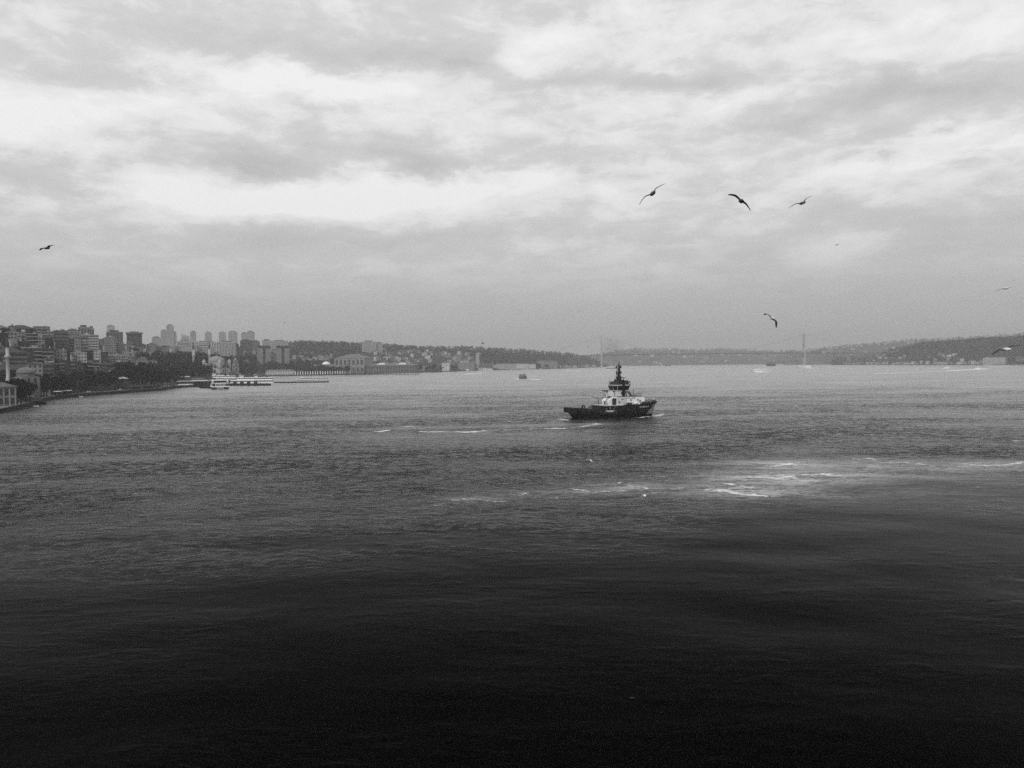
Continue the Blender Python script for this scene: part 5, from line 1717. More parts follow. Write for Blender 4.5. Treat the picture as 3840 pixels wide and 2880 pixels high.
# named waterfront buildings right of the palace
for (x0, x1, yt, tone, sty, rf, lab, nm) in [
    (1556, 1592, 1372, 'white', 'grid', 'flat', 'small white waterside block just right of the palace fence', 'waterside_block'),
    (1606, 1650, 1356, 'grey', 'tall', 'hip', 'grey waterside block behind trees right of the palace', 'waterside_block'),
    (1657, 1687, 1362, 'chalk', 'tall', 'flat', 'white waterside block with tall narrow windows', 'waterside_block'),
    (1718, 1780, 1361, 'pale', 'grid', 'flat', 'long pale waterside terrace left of the ferry landing', 'waterside_terrace'),
    (1784, 1798, 1329, 'hazy', 'grid', 'flat', 'slim white tower block on the slope above the ferry landing', 'tower_block'),
    (1795, 1848, 1366, 'grey', 'bands', 'flat', 'low grey ferry landing building with banded front', 'ferry_terminal'),
    (1858, 1935, 1364, 'hazy', 'tall', 'flat', 'long colonnaded waterside palace below the dark park wood', 'waterside_palace'),
    (1935, 1982, 1364, 'chalk', 'tall', 'flat', 'white middle part of the long waterside palace row', 'waterside_palace'),
    (1982, 2009, 1366, 'chalk', 'grid', 'flat', 'small white end block of the long waterside palace row', 'waterside_palace'),
    (2013, 2092, 1352, 'pale', 'grid', 'hip', 'large grey many-windowed block nearest the left bridge end', 'waterside_block'),
]:
    xc = (x0 + x1) / 2
    D = lerp(SHORE_PX, xc) + 40 if yt > 1340 else 2950
    building(x0, x1, yt, D, tone, sty, rf, None, -.05, name=nm, label=lab, fine=False, floor_h=4.2, depth=22 if x1 - x0 > 40 else 14)

# right-hand shore
zR, t1R, t2R, _ = near_right
def right_fill(row, hill, xr, kr, n, tones, wpx, hr):
    zf, t1, t2, _ = hill
    for i in range(n):
        x = xr[0] + (xr[1] - xr[0]) * (i + rc.uniform(.05, .95)) / n
        u = (x - 1920) / F
        ds, dr = lerp(t1, u), lerp(t2, u)
        D = ds + 12 + (dr - ds) * rc.uniform(*kr)
        p = P(x, 1360, D)
        yt = PX((p.x, p.y, zf(p.x, p.y) + rc.uniform(*hr)))[1]
        wp = rc.uniform(*wpx)
        building(x - wp / 2, x + wp / 2, yt, D, rc.choice(tones), rc.choice(['grid', 'bands']), rc.choice(['flat', 'hip', 'hip', 'gable']), row, fine=False, name='shore_house', zf=zf)


right_fill('along the right-hand waterline', near_right, (3150, 3690), (.0, .05), 34, ('chalk', 'chalk', 'hazy', 'pale'), (9, 22), (9, 15))
right_fill('on the low slope right of the bridge', near_right, (3180, 3400), (.25, .85), 24, ('chalk', 'hazy', 'pale'), (9, 20), (8, 13))
right_fill('in clearings on the right-hand wooded hill', near_right, (3480, 3620), (.05, .30), 9, ('chalk', 'hazy'), (9, 18), (14, 20))
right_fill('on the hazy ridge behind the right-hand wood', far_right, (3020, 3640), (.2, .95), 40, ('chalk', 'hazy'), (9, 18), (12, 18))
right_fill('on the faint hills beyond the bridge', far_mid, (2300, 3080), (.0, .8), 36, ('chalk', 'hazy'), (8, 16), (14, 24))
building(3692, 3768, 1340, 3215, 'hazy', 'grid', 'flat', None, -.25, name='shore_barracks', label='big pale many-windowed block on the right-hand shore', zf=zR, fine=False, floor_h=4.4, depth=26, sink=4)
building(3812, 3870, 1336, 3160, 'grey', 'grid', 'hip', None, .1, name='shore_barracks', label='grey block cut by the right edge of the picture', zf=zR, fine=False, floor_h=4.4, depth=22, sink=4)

for row, items in ROWS.items():
    items.sort(key=lambda q: q[0])
    for i, (x, o, look) in enumerate(items):
        o['label'] = '%s, %s from left %s' % (look, ordinal(i + 1), row)
        o['group'] = 'buildings ' + row

# flag on the far ridge
pf = P(1806, 1302, 3380)
flag = thing('flagpole', (pf.x, pf.y, land_left(pf.x, pf.y)), 0, 'tall flagpole with large waving flag on the ridge above the park wood', 'flagpole')
fz = P(1806, 1283, 3380).z - flag.location.z
MB().tube((0, 0, 0), (0, 0, fz), .5, .3, 6).build('pole', M_STEEL, flag)
fl = MB()
for i in range(6):
    y0, y1 = math.sin(i * 1.1) * .8, math.sin((i + 1) * 1.1) * .8
    fl.add([(i * 1.9, y0, fz - 7 - i * .4), ((i + 1) * 1.9, y1, fz - 7.4 - i * .4), ((i + 1) * 1.9, y1, fz - .4 - i * .4), (i * 1.9, y0, fz - i * .4)], [(0, 1, 2, 3)])
fl.build('flag', WALLM['dim'], flag)

# ------------------------------------------------------------------ trees along the left waterfront
def make_tree(kind, seed):
    r = random.Random(seed)
    tr = MB()
    H_ = 14.0
    fork = 4.2 if kind == 'bare' else 3.0
    tr.tube((0, 0, -.5), (r.uniform(-.2, .2), r.uniform(-.2, .2), fork), .42, .30, 8)
    ends = []
    for i in range(7 if kind == 'bare' else 5):
        a = 2 * math.pi * i / 6 + r.uniform(-.4, .4)
        up_ = r.uniform(.8, 1.6)
        q0 = Vector((0, 0, fork - r.uniform(0, .8)))
        q1 = q0 + Vector((math.cos(a) * 1.8, math.sin(a) * 1.8, 2.2 * up_))
        q2 = q1 + Vector((math.cos(a + .3) * 1.7, math.sin(a + .3) * 1.7, 2.4 * up_))
        tr.tube(q0, q1, .22, .15, 6)
        tr.tube(q1, q2, .15, .08, 5)
        ends += [q1, q2]
        for j in range(4):
            q3 = q1.lerp(q2, r.random()) + Vector((r.uniform(-2, 2), r.uniform(-2, 2), r.uniform(.5, 2.6)))
            tr.tube(q1.lerp(q2, r.random()), q3, .07, .03, 4)
            ends.append(q3)
    trunk = tr.mesh('trunk', M_BARK)
    cs, rads = [], []
    for e in ends:
        cs.append((e.x, e.y, e.z + .4))
        rads.append((r.uniform(1.0, 1.9),) * 2 + (r.uniform(.9, 1.6),))
    v, f = leaf_cloud(cs, rads, 26 if kind == 'bare' else 40, seed, .17 if kind == 'bare' else .30)
    crown = mesh_np('crown', v, f, M_BARE if kind == 'bare' else M_WOOD_DARK)
    return trunk, crown


PROTO = [make_tree('bare', 1), make_tree('bare', 2), make_tree('ever', 3), make_tree('ever', 4), make_tree('bare', 5)]
rt = random.Random(5)
tree_list = []


def put_tree(x, D, hgt, proto):
    p = P(x, 1360, D)
    tree_list.append((x, p, land_left(p.x, p.y), hgt / 11.5, proto))


for (x, off, hgt, pr) in [(60, 25, 12, 4), (108, 14, 13, 0), (150, 30, 14, 1), (172, 16, 13, 0), (205, 40, 17, 2), (222, 20, 12, 2), (140, 60, 15, 3), (255, 30, 17, 1), (275, 55, 19, 3), (300, 30, 18, 0), (330, 28, 20, 4), (352, 60, 22, 3), (318, 70, 20, 1),
                          (380, 30, 17, 1), (405, 50, 21, 3), (428, 60, 22, 0), (455, 60, 23, 3), (476, 55, 24, 4), (500, 60, 24, 2), (520, 60, 25, 3), (545, 65, 24, 1), (565, 60, 23, 3), (590, 60, 22, 0), (610, 65, 20, 3), (632, 60, 18, 4),
                          (10, 40, 14, 2), (40, 70, 15, 3), (75, 20, 13, 2), (90, 24, 12, 3), (128, 22, 14, 2), (50, 30, 12, 3), (162, 40, 15, 3), (108, 30, 13, 2), (455, 130, 27, 3), (480, 140, 30, 3), (498, 150, 26, 2), (235, 60, 16, 3), (190, 75, 16, 2), (120, 85, 16, 3), (60, 95, 15, 2), (655, 75, 18, 3), (680, 90, 17, 1), (700, 110, 17, 3), (440, 25, 11, 4), (540, 25, 12, 0), (600, 28, 12, 1),
                          (350, 22, 10, 0), (395, 22, 10, 4), (285, 20, 9, 1), (575, 26, 11, 4), (625, 26, 11, 0)]:
    D = lerp(SHORE_PX, x) + off * .8
    put_tree(x, D, min(hgt, 12 + (hgt - 12) * .6), pr)
for i in range(40):                               # trees standing between the hillside blocks
    x = -30 + 590 * (i + rt.random()) / 40
    u = (x - 1920) / F
    ds, dr = lerp(SHORE_U, u), lerp(RIDGE_UD, u)
    put_tree(x, ds + 45 + (dr - ds - 45) * rt.choice([.05, .12, .22, .3, .45, .55, .7]), rt.uniform(8, 13), rt.choice([2, 3, 3, 0]))
for x in np.arange(1150, 1560, 15):               # garden trees in front of the palace wings
    if 1300 < x < 1400 or rt.random() < .15:
        continue
    put_tree(x + rt.uniform(-5, 5), lerp(SHORE_PX, x) + 16, rt.uniform(13, 20), 2 + (int(x) % 2))
for x in (1575, 1600, 1622, 1640, 1690, 1700, 1705, 1640, 1652, 1770, 2020, 2050):
    put_tree(x, lerp(SHORE_PX, x) + 22, rt.uniform(14, 22), 3)
tree_list.sort(key=lambda q: q[0])
cnt = {}
for (x, p, z, s, pr) in tree_list:
    far = x > 1100
    kind = 'bare tree' if pr in (0, 1, 4) else 'dense evergreen tree'
    where = 'in the palace gardens' if 1100 < x < 1565 else ('on the waterside right of the palace' if far else 'along the left waterfront')
    key = (kind, where)
    cnt[key] = cnt.get(key, 0) + 1
    tr = thing('bare_tree' if pr in (0, 1, 4) else 'evergreen_tree', (p.x, p.y, z), rt.uniform(0, 6.28),
               'dark %s, %s from left %s' % (kind, ordinal(cnt[key]), where), 'tree', 'trees ' + where)
    tr.scale = (s * 1.15, s * 1.15, s)
    link('trunk', PROTO[pr][0], tr)
    link('crown', PROTO[pr][1], tr)

# ------------------------------------------------------------------ waterfront furniture
def on_quay(x, off):
    D = lerp(SHORE_PX, x) + off
    p = P(x, 1360, D)
    return Vector((p.x, p.y, QUAY_Z + .2))


def shore_dir(x):
    a, b_ = on_quay(x - 8, 6), on_quay(x + 8, 6)
    return math.atan2(b_.y - a.y, b_.x - a.x)


M_CANVAS = mat('white_canvas', .75, .8, .2, .08, .5)
for (x, off, L_, lab) in [(216, 10, 8, 'short white flat awning on the left promenade'), (248, 11, 11, 'long white tilted awning on the left promenade'), (505, 14, 15, 'long low dark-sided shelter with pale roof by the quay'),
                          (560, 16, 16, 'second low shelter with pale roof nearer the ferry pier'), (112, 12, 9, 'pale flat-roofed quay kiosk beside the moored dark boat')]:
    q = on_quay(x, off)
    aw = thing('quay_awning', tuple(q), shore_dir(x), lab, 'awning')
    hh = 3.0
    MB().frustum(-L_ / 2, -2.2, L_ / 2, 2.2, hh, -L_ / 2 + .2, -2.0, L_ / 2 - .2, 2.0, hh + .35).build('canopy', M_CANVAS if x < 300 else WALLM['grey'], aw)
    for sx in (-1, 1):
        for sy in (-1, 1):
            MB().tube((sx * (L_ / 2 - .4), sy * 1.8, 0), (sx * (L_ / 2 - .4), sy * 1.8, hh), .09, .09, 6).build('post', M_STEEL, aw)
    MB().box(-L_ / 2 + .8, -1.2, 0, L_ / 2 - .8, 1.6, 2.1).build('stall', WALLM['dark'] if x != 112 else WALLM['pale'], aw)
# pavilion with a white hipped roof
q = on_quay(458, 34)
pav = thing('tea_pavilion', tuple(q), face_cam(q), 'low pavilion with pale hipped roof among the quay trees', 'pavilion')
ph = P(458, 1420, q.y).z - q.z
MB().box(-4.6, -3.5, 0, 4.6, 3.5, ph).build('wall', WALLM['dim'], pav)
hip(-5.2, -4, 5.2, 4, ph, 1.7, .5).build('roof', WALLM['white'], pav)
for x in (-3.2, 0, 3.2):
    MB().box(x - .9, -3.6, .8, x + .9, -3.48, ph - .8).build('window', M_PANE, pav)


def car(x, off, tone, lab, van=False):
    q = on_quay(x, off)
    c = thing('parked_car', tuple(q), shore_dir(x) + math.pi, lab, 'car', 'cars parked along the quay')
    L_, W_, H_ = (4.4, 1.75, 1.45) if not van else (5.2, 2.0, 2.2)
    bd_ = MB()
    bd_.prism([(-L_ / 2, .35), (L_ / 2, .35), (L_ / 2, .75), (L_ / 2 - .9, .92), (-L_ / 2 + .15, .95), (-L_ / 2, .8)], -W_ / 2, W_ / 2, M_XZ)
    bo = bd_.build('body', mat('car_' + tone, {'white': .7, 'dark': .02, 'grey': .2}[tone], .3, .5), c)
    cb_ = MB()
    cb_.prism([(-L_ / 2 + .25, .93), (L_ / 2 - 1.1, .92), (L_ / 2 - 1.75, H_), (-L_ / 2 + .7, H_)], -W_ / 2 + .1, W_ / 2 - .1, M_XZ)
    cb_.build('cabin_glass', M_GLASS, c)
    MB().box(-L_ / 2 + .7, -W_ / 2 + .12, H_ - .02, L_ / 2 - 1.75, W_ / 2 - .12, H_ + .06).build('roof', mat('car_' + tone, .5), c)
    for sx in (-1, 1):
        for sy in (-1, 1):
            MB().tube((sx * L_ * .31, sy * (W_ / 2 - .2), .33), (sx * L_ * .31, sy * W_ / 2, .33), .33, .33, 12).build('wheel', M_RUBBER, c)


car(448, 9, 'white', 'white car standing alone near the quay edge')
for i, (x, off, tone) in enumerate([(590, 13, 'dark'), (612, 14, 'grey'), (630, 15, 'white'), (648, 16, 'dark'), (380, 12, 'dark'), (330, 13, 'white'), (345, 13, 'grey')]):
    car(x, off, tone, '%s car %s' % (tone, ['parked first from left past the long quay shelter', 'parked second from left past the long quay shelter', 'parked third from left past the long quay shelter', 'parked fourth from left past the long quay shelter', 'parked under bare trees left of the pavilion', 'parked beside the tall quay lamp posts', 'parked second right of the quay lamp posts'][i]))
for i, x in enumerate((288, 292, 308, 525, 640)):
    q = on_quay(x, 7)
    lp = thing('lamp_post', tuple(q), 0, 'thin quay lamp post, %s from left' % ordinal(i + 1), 'lamp post', 'lamp posts on the left quay')
    hh = 11 if i < 3 else 9
    MB().tube((0, 0, 0), (0, 0, hh), .16, .09, 6).build('pole', M_GREYSTEEL, lp)
    MB().tube((0, 0, hh), (1.3, 0, hh + .2), .07, .06, 5).box(1.0, -.2, hh + .1, 1.9, .2, hh + .3).build('lamp_head', M_GREYSTEEL, lp)
# ------------------------------------------------------------------ boats
M_HULLW = mat('boat_white_hull', .86, .4, .35, .06, .5)
M_BOATDARK = mat('boat_dark_hull', .010, .5, .3, .3, .4)
M_BAND = mat('boat_window_band', .012, .2, .5)
M_AWN = mat('boat_deck_awning', .70, .7, .2, .05, .5)
M_PONT = mat('pontoon_tarred_steel', .008, .8, .2, .4, .3)


def outline(L_, B_, bow=.28, stern=.9, n=6):
    """deck outline, bow at +x"""
    h = L_ / 2
    pts = [(-h, -B_ / 2 * stern), (-h + L_ * .06, -B_ / 2), (h - L_ * bow, -B_ / 2)]
    for i in range(1, n):
        t_ = i / n
        pts.append((h - L_ * bow * (1 - t_), -B_ / 2 * math.cos(t_ * math.pi / 2) ** .8))
    pts.append((h, 0))
    return pts + [(x, -y) for x, y in reversed(pts[:-1])]


def scale_pts(pts, sx, sy, dx_=0):
    return [(x * sx + dx_, y * sy) for x, y in pts]


def vessel(name, x, yw, heading, L_, B_, label, cat, hull_h=1.6, hull_mat=None, tiers=(), wheel=None, mast=None, funnel=None, awning=None, rails=True, group=None, bow=.28, D=None, stripe=None, house_mat=None):
    """a boat under way or moored. tiers: (x from, x to as shares of L, width share, height, window band height or 0)"""
    q = W(x, yw) if D is None else P(x, yw, D)
    t_ = thing(name, (q.x, q.y, 0), heading, label, cat, group)
    top = outline(L_, B_, bow)
    low = scale_pts(outline(L_, B_, bow * 1.15), .94, .82, -L_ * .02)
    hm_ = hull_mat or M_HULLW
    MB().prism(low, -.8, hull_h, None, top).build('hull', hm_, t_)
    MB().prism(scale_pts(top, 1.005, 1.02), hull_h - .02, hull_h + .22).build('rubbing_strake', stripe or M_HULLW, t_)
    z = hull_h + .22
    hm2 = house_mat or M_HULLW
    for (a, b_, ws, h_, win) in tiers:
        x0, x1, hw = (a - .5) * L_, (b_ - .5) * L_, B_ / 2 * ws
        r_ = min((x1 - x0) * .12, 2.0)
        def ring(o):
            return [(x0 - o, -hw - o), (x1 - r_, -hw - o), (x1 + o, -hw * .55), (x1 + o, hw * .55), (x1 - r_, hw + o), (x0 - o, hw + o)]
        if win > 0:
            s0 = (h_ - win) * .55
            tier = MB().prism(ring(0), z, z + s0).build('deckhouse', hm2, t_)
            MB().prism(ring(-.06), z + s0, z + s0 + win).build('window_band', M_BAND, tier)
            n_ = max(3, int((x1 - x0) / 2.4))
            for i in range(n_ + 1):
                xx = x0 + (x1 - r_ - x0) * i / n_
                for sy in (-1, 1):
                    MB().box(xx - .12, sy * hw - .07, z + s0, xx + .12, sy * hw + .07, z + s0 + win).build('window_post', hm2, tier)
            MB().prism(ring(.25), z + s0 + win, z + h_).build('deck_edge', hm2, tier)
        else:
            tier = MB().prism(ring(0), z, z + h_).build('deckhouse', hm2, t_)
        z += h_
    if wheel:
        a, b_, ws, h_ = wheel
        x0, x1, hw = (a - .5) * L_, (b_ - .5) * L_, B_ / 2 * ws
        wo = MB().box(x0, -hw, z, x1, hw, z + h_ * .42).build('wheelhouse', hm2, t_)
        MB().frustum(x0 + .1, -hw + .08, x1 - .05, hw - .08, z + h_ * .42, x0 + .15, -hw + .1, x1 + .15, hw - .1, z + h_ * .84).build('wheelhouse_window', M_BAND, wo)
        MB().box(x0 - .25, -hw - .25, z + h_ * .84, x1 + .45, hw + .25, z + h_).build('wheelhouse_roof', hm2, wo)
    if awning:
        a, b_, h_ = awning
        x0, x1 = (a - .5) * L_, (b_ - .5) * L_
        aw = MB().box(x0, -B_ * .42, z + h_, x1, B_ * .42, z + h_ + .22).build('awning', M_AWN, t_)
        for i in range(4):
            xx = x0 + .3 + (x1 - x0 - .6) * i / 3
            for sy in (-1, 1):
                MB().tube((xx, sy * B_ * .4, z), (xx, sy * B_ * .4, z + h_), .07, .07, 5).build('awning_post', M_HULLW, aw)
    if mast:
        xm, h_ = (mast[0] - .5) * L_, mast[1]
        mo_ = MB().tube((xm, 0, z), (xm, 0, z + h_), .12, .06, 6).build('mast', M_GREYSTEEL, t_)
        MB().tube((xm, -1.1, z + h_ * .7), (xm, 1.1, z + h_ * .7), .05, .05, 5).build('crosstree', M_GREYSTEEL, mo_)
    if funnel:
        xf, h_ = (funnel[0] - .5) * L_, funnel[1]
        MB().frustum(xf - 1.2, -.9, xf + 1.2, .9, z, xf - 1.4, -.7, xf + .7, .7, z + h_).build('funnel', M_BOATDARK, t_)
    if rails:
        rg_ = MB()
        pts = [(x_, y_ * .97, hull_h + 1.15) for x_, y_ in top]
        rg_.path([p for p in pts if p[0] > L_ * .12], .05, 4)
        for p in pts:
            if p[0] > L_ * .12:
                rg_.tube((p[0], p[1], hull_h + .2), p, .04, .04, 4)
        rg_.build('railing', M_GREYSTEEL, t_)
    return t_


def twoway(x, yw, d):
    return face_cam(W(x, yw)) + d


LEFT, RIGHTW, TOWARD = math.pi, 0.0, -math.pi / 2
# the double-ended ferry coming straight at the viewer off the pier
q = W(826, 1459)
fc = thing('catamaran_ferry', (q.x, q.y, 0), face_cam(q, 0.06), 'white catamaran ferry seen head-on off the ferry pier', 'ferry')
k = q.y / F
Wf = 60 * k
for sy in (-1, 1):
    MB().frustum(sy * Wf / 2 - 2.2 if sy > 0 else -Wf / 2, -1, Wf / 2 if sy > 0 else -Wf / 2 + 2.2 + .0, 30, -.6, sy * Wf / 2 - (2.6 if sy > 0 else 0), -2.0, Wf / 2 if sy > 0 else -Wf / 2 + 2.6, 32, 2.0).build('hull', M_BOATDARK, fc)
MB().box(-Wf / 2 - .1, -1.9, 2.02, Wf / 2 + .1, 32, 2.9).build('main_deck', M_HULLW, fc)
MB().box(-Wf / 2 + 3, -.5, .6, Wf / 2 - 3, 20, 1.9).build('bridge_deck', M_BOATDARK, fc)
MB().box(-3.4, -2.3, .9, 3.4, -1.8, 1.5).build('bow_platform', M_HULLW, fc)
lowh = MB().box(-Wf / 2 + .4, .6, 2.9, Wf / 2 - .4, 30, 5.7).build('saloon', M_OFFWHITE, fc)
for x_ in np.linspace(-3.8, 3.8, 7):
    MB().box(x_ - .35, .45, 3.2, x_ + .35, .62, 5.3).build('front_window', M_BAND if abs(x_) < 3 and int(round(x_ * 10)) % 2 else M_GREYSTEEL, lowh)
for sy in (-1, 1):
    MB().box(sy * 6.3 - 1.4, .3, 3.2, sy * 6.3 + 1.4, .62, 5.2).build('side_window', M_BAND, lowh)
    MB().box(sy * (Wf / 2 - 1.0) - .9, -.8, 5.7, sy * (Wf / 2 - 1.0) + .9, 2.2, 9.0).build('wing_turret', M_OFFWHITE, fc)
    MB().lathe([(.8, 9.0), (.6, 9.8), (.05, 10.4)], sy * (Wf / 2 - 1.0), .7, 8).build('turret_cap', M_HULLW, fc)
MB().box(-Wf / 2 + 2.2, .2, 5.72, Wf / 2 - 2.2, 28, 6.6).build('upper_deck', M_HULLW, fc)
MB().box(-Wf / 2 + 2.5, .8, 6.6, Wf / 2 - 2.5, 27, 8.9).build('upper_window_band', M_BAND, fc)
MB().box(-Wf / 2 + 1.6, .2, 8.9, Wf / 2 - 1.6, 28, 9.5).build('roof', M_HULLW, fc)
wh_ = MB().box(-3.6, 1.5, 9.5, 3.6, 6, 10.2).build('wheelhouse', M_HULLW, fc)
MB().box(-3.5, 1.55, 10.2, 3.5, 5.9, 11.3).build('wheelhouse_window', M_BAND, wh_)
MB().box(-3.8, 1.2, 11.3, 3.8, 6.3, 11.7).build('wheelhouse_roof', M_HULLW, wh_)
MB().tube((0, 3, 11.7), (0, 3, 15.0), .12, .06, 6).build('mast', M_GREYSTEEL, fc)

vessel('passenger_ferry', 822, 1432, LEFT + .15, 30, 8.5, 'large white ferry with stepped decks moored behind the head-on ferry', 'ferry', 2.2, None, [(.05, .95, .95, 2.7, 1.2), (.08, .80, .85, 2.5, 1.0)], (.66, .78, .6, 2.3), (.6, 4), (.25, 2.0))
vessel('passenger_ferry', 850, 1434, LEFT + .1, 28, 8, 'white ferry stern with funnel moored just right of the stepped ferry', 'ferry', 2.2, None, [(.05, .95, .95, 2.7, 1.2), (.1, .9, .8, 2.2, .9)], None, (.4, 3), (.55, 2.2))
vessel('sea_bus', 911, 1442, LEFT + .12, 31, 8, 'sleek white sea bus with raked bow at the black pontoon', 'ferry', 1.9, None, [(.04, .92, .95, 2.9, 1.0), (.10, .70, .8, 2.3, .9)], (.48, .62, .6, 2.0), (.4, 5), None, None, True, None, .42, 985)
vessel('passenger_ferry', 985, 1440, LEFT + .08, 25, 7.5, 'white two-deck ferry moored at the right end of the black pontoon', 'ferry', 1.8, None, [(.03, .93, .95, 2.6, 1.1), (.05, .80, .9, 2.4, 1.1)], (.74, .86, .6, 2.4), (.7, 3), (.3, 1.6), None, True, None, .28, 1010)
for nm_ in ('passenger_ferry', 'passenger_ferry.001', 'passenger_ferry.002', 'sea_bus'):
    bpy.data.objects[nm_].scale = (1.12, 1.0, 1.35)
vessel('tour_boat', 1162, 1434, LEFT + .05, 52, 9, 'long low white tour boat with dark hull and open top deck', 'boat', 1.7, M_BOATDARK, [(.02, .86, .95, 2.5, 1.3), (.03, .76, .9, 2.3, 1.2)], (.66, .74, .5, 2.0), (.12, 4), None, None, True, None, .22)
for (x0, x1, yw, hh, lab) in ((856, 1003, 1446, 2.4, 'long black floating pontoon under the white sea bus'), (1003, 1100, 1436, 1.4, 'thin black pontoon between the pier and the tour boat'), (748, 800, 1456, 1.8, 'low black barge moored left of the head-on ferry')):
    a, b_ = W(x0, yw), W(x1, yw)
    c = (a + b_) / 2
    L_ = (b_ - a).length
    po_ = thing('pontoon', (c.x, c.y, 0), math.atan2(b_.y - a.y, b_.x - a.x), lab, 'pontoon')
    MB().box(-L_ / 2, 0, -.8, L_ / 2, 7, hh).build('float', M_PONT, po_)
    for i in range(7):
        xx = -L_ / 2 + 1 + (L_ - 2) * i / 6
        MB().tube((xx, -.25, hh * .3), (xx, -.25, hh + .6), .35, .35, 8).build('tyre_fender', M_RUBBER, po_)
        MB().tube((xx, 1, hh), (xx, 1, hh + 1.1), .07, .07, 5).build('stanchion', M_GREYSTEEL, po_)
    rl_ = MB().tube((-L_ / 2 + 1, 1, hh + 1.1), (L_ / 2 - 1, 1, hh + 1.1), .05, .05, 5)
    rl_.build('rail', M_GREYSTEEL, po_)
    if x0 == 856:
        for i in range(4):
            MB().box(-L_ / 2 + 6 + i * 10, 2, hh, -L_ / 2 + 9 + i * 10, 5, hh + 2.4).build('shelter', M_BOATDARK, po_)
# ferry pier canopies
for (x0, x1, yr, dep, mt_, lab, under) in ((664, 722, 1427, 930, WALLM['pale'], 'pale flat-roofed ferry pier hall nearest the quay trees', True), (714, 777, 1425, 935, WALLM['white'], 'white sloping ferry pier canopy left of the head-on ferry', False),
                                           (770, 832, 1424, 960, WALLM['pale'], 'white flat ferry pier canopy just behind the head-on ferry', False), (655, 712, 1410, 985, WALLM['white'], 'thin white roof strip of the bus station behind the pier', False),
                                           (826, 892, 1424, 1000, WALLM['dim'], 'long dark ferry pier roof right of the head-on ferry', False), (690, 760, 1418, 990, WALLM['grey'], 'grey low shelter roof behind the white pier canopies', False)):
    xc = (x0 + x1) / 2
    q = P(xc, 1440, dep)
    k = dep / F
    cn = thing('pier_canopy', (q.x, q.y, 0), face_cam(q), lab, 'canopy')
    hw = (x1 - x0) / 2 * k
    zr = P(xc, yr, dep).z
    MB().box(-hw - 1, -6, -.5, hw + 1, 7, 1.8).build('pier_deck', M_PONT, cn)
    MB().frustum(-hw, -5.5, hw, 6, zr - 1.3, -hw * .8, -3, hw * .9, 4, zr).build('roof', mt_, cn)
    for i in range(6):
        xx = -hw + .6 + (2 * hw - 1.2) * i / 5
        MB().tube((xx, -5, 1.8), (xx, -5, zr - 1.3), .18, .18, 6).build('column', M_GREYSTEEL, cn)
    if under:
        MB().box(-hw + .5, -5.2, 1.8, hw - .5, -4.9, 3.6).build('parapet', M_CANVAS, cn)
        MB().box(-hw + .5, -3, 3.6, hw - .5, 4, zr - 1.3).build('hall', WALLM['dim'], cn)
    else:
        MB().box(-hw + 1.5, -1, 1.8, hw - 1.5, 4, zr - 1.6).build('hall', WALLM['dark'], cn)
# buses and vans in the square behind the pier
bus_n = 0
for i, x in enumerate((520, 548, 575, 600, 622, 640, 655)):
    q = on_quay(x, 26 + (i % 3) * 7)
    bs = thing('city_bus', tuple(q), shore_dir(x) + (.3 if i % 2 else -.2), 'pale bus parked behind the quay trees, %s from left' % ordinal(i + 1), 'bus', 'buses in the waterfront square')
    bm = [WALLM['pale'], WALLM['white'], WALLM['grey']][i % 3]
    MB().box(-5.2, -1.25, .35, 5.2, 1.25, 1.5).box(-5.2, -1.25, 2.5, 5.2, 1.25, 3.0).build('body', bm, bs)
    MB().box(-5.1, -1.2, 1.5, 5.1, 1.2, 2.5).build('window_band', M_BAND, bs)
    for sx in (-3.4, 3.2):
        for sy in (-1, 1):
            MB().tube((sx, sy * .95, .48), (sx, sy * 1.28, .48), .48, .48, 10).build('wheel', M_RUBBER, bs)
# moored dark boat by the kiosk, small boats
vessel('work_boat', 154, 1515, LEFT + 2.7, 10.5, 3.4, 'small dark boat moored at the quay right of the corner building', 'boat', 1.1, M_BOATDARK, [(.1, .55, .7, 1.5, .6)], None, (.4, 2), None, None, True, None, .35, None, M_BOATDARK, WALLM['dark'])
for (x, yw, lab) in ((304, 1489, 'tiny white dinghy tied under the quay wall'), (136, 1525, 'tiny white float by the moored dark boat')):
    vessel('dinghy', x, yw, .4, 3.0, 1.3, lab, 'dinghy', .55, None, [], None, None, None, None, False)
vessel('small_ferry', 1963, 1419, RIGHTW + .75, 15, 6, 'small dark-hulled ferry crossing the open strait left of the tug', 'ferry', 1.7, M_BOATDARK, [(.02, .86, .92, 2.5, 1.3), (.05, .75, .9, 2.3, 1.7)], None, (.55, 2.5), None, None, True, None, .3, None, M_BOATDARK, M_OFFWHITE)
vessel('motor_yacht', 1806, 1399, RIGHTW + .5, 14.5, 5, 'white motor yacht with pale wake off the ferry landing', 'boat', 1.6, None, [(.05, .75, .85, 2.3, 1.1)], (.2, .55, .7, 2.2), (.3, 2))
vessel('speedboat', 2157, 1389.5, RIGHTW, 9, 3.2, 'tiny white speedboat ahead of a bright wake below the left bridge end', 'speedboat', 1.2, None, [(.2, .6, .7, 1.2, .5)], None, None, None, None, False, None, .4)
vessel('cargo_barge', 2290, 1382.5, LEFT + .1, 42, 9, 'low dark barge on the water behind the tug mast', 'barge', 1.8, M_BOATDARK, [(.03, .14, .8, 3.0, 1.0)], None, (.1, 2), None, None, False, None, .1, None, M_BOATDARK, WALLM['dim'])
vessel('coaster', 2506, 1372, RIGHTW + .1, 38, 8, 'hazy grey coaster beyond the tug, right of its mast', 'ship', 3.0, WALLM['dim'], [(.04, .34, .9, 4.5, 1.2)], (.08, .28, .8, 3.0), (.7, 7), (.06, 3), None, False, None, .2, 4700, WALLM['dim'], WALLM['pale'])
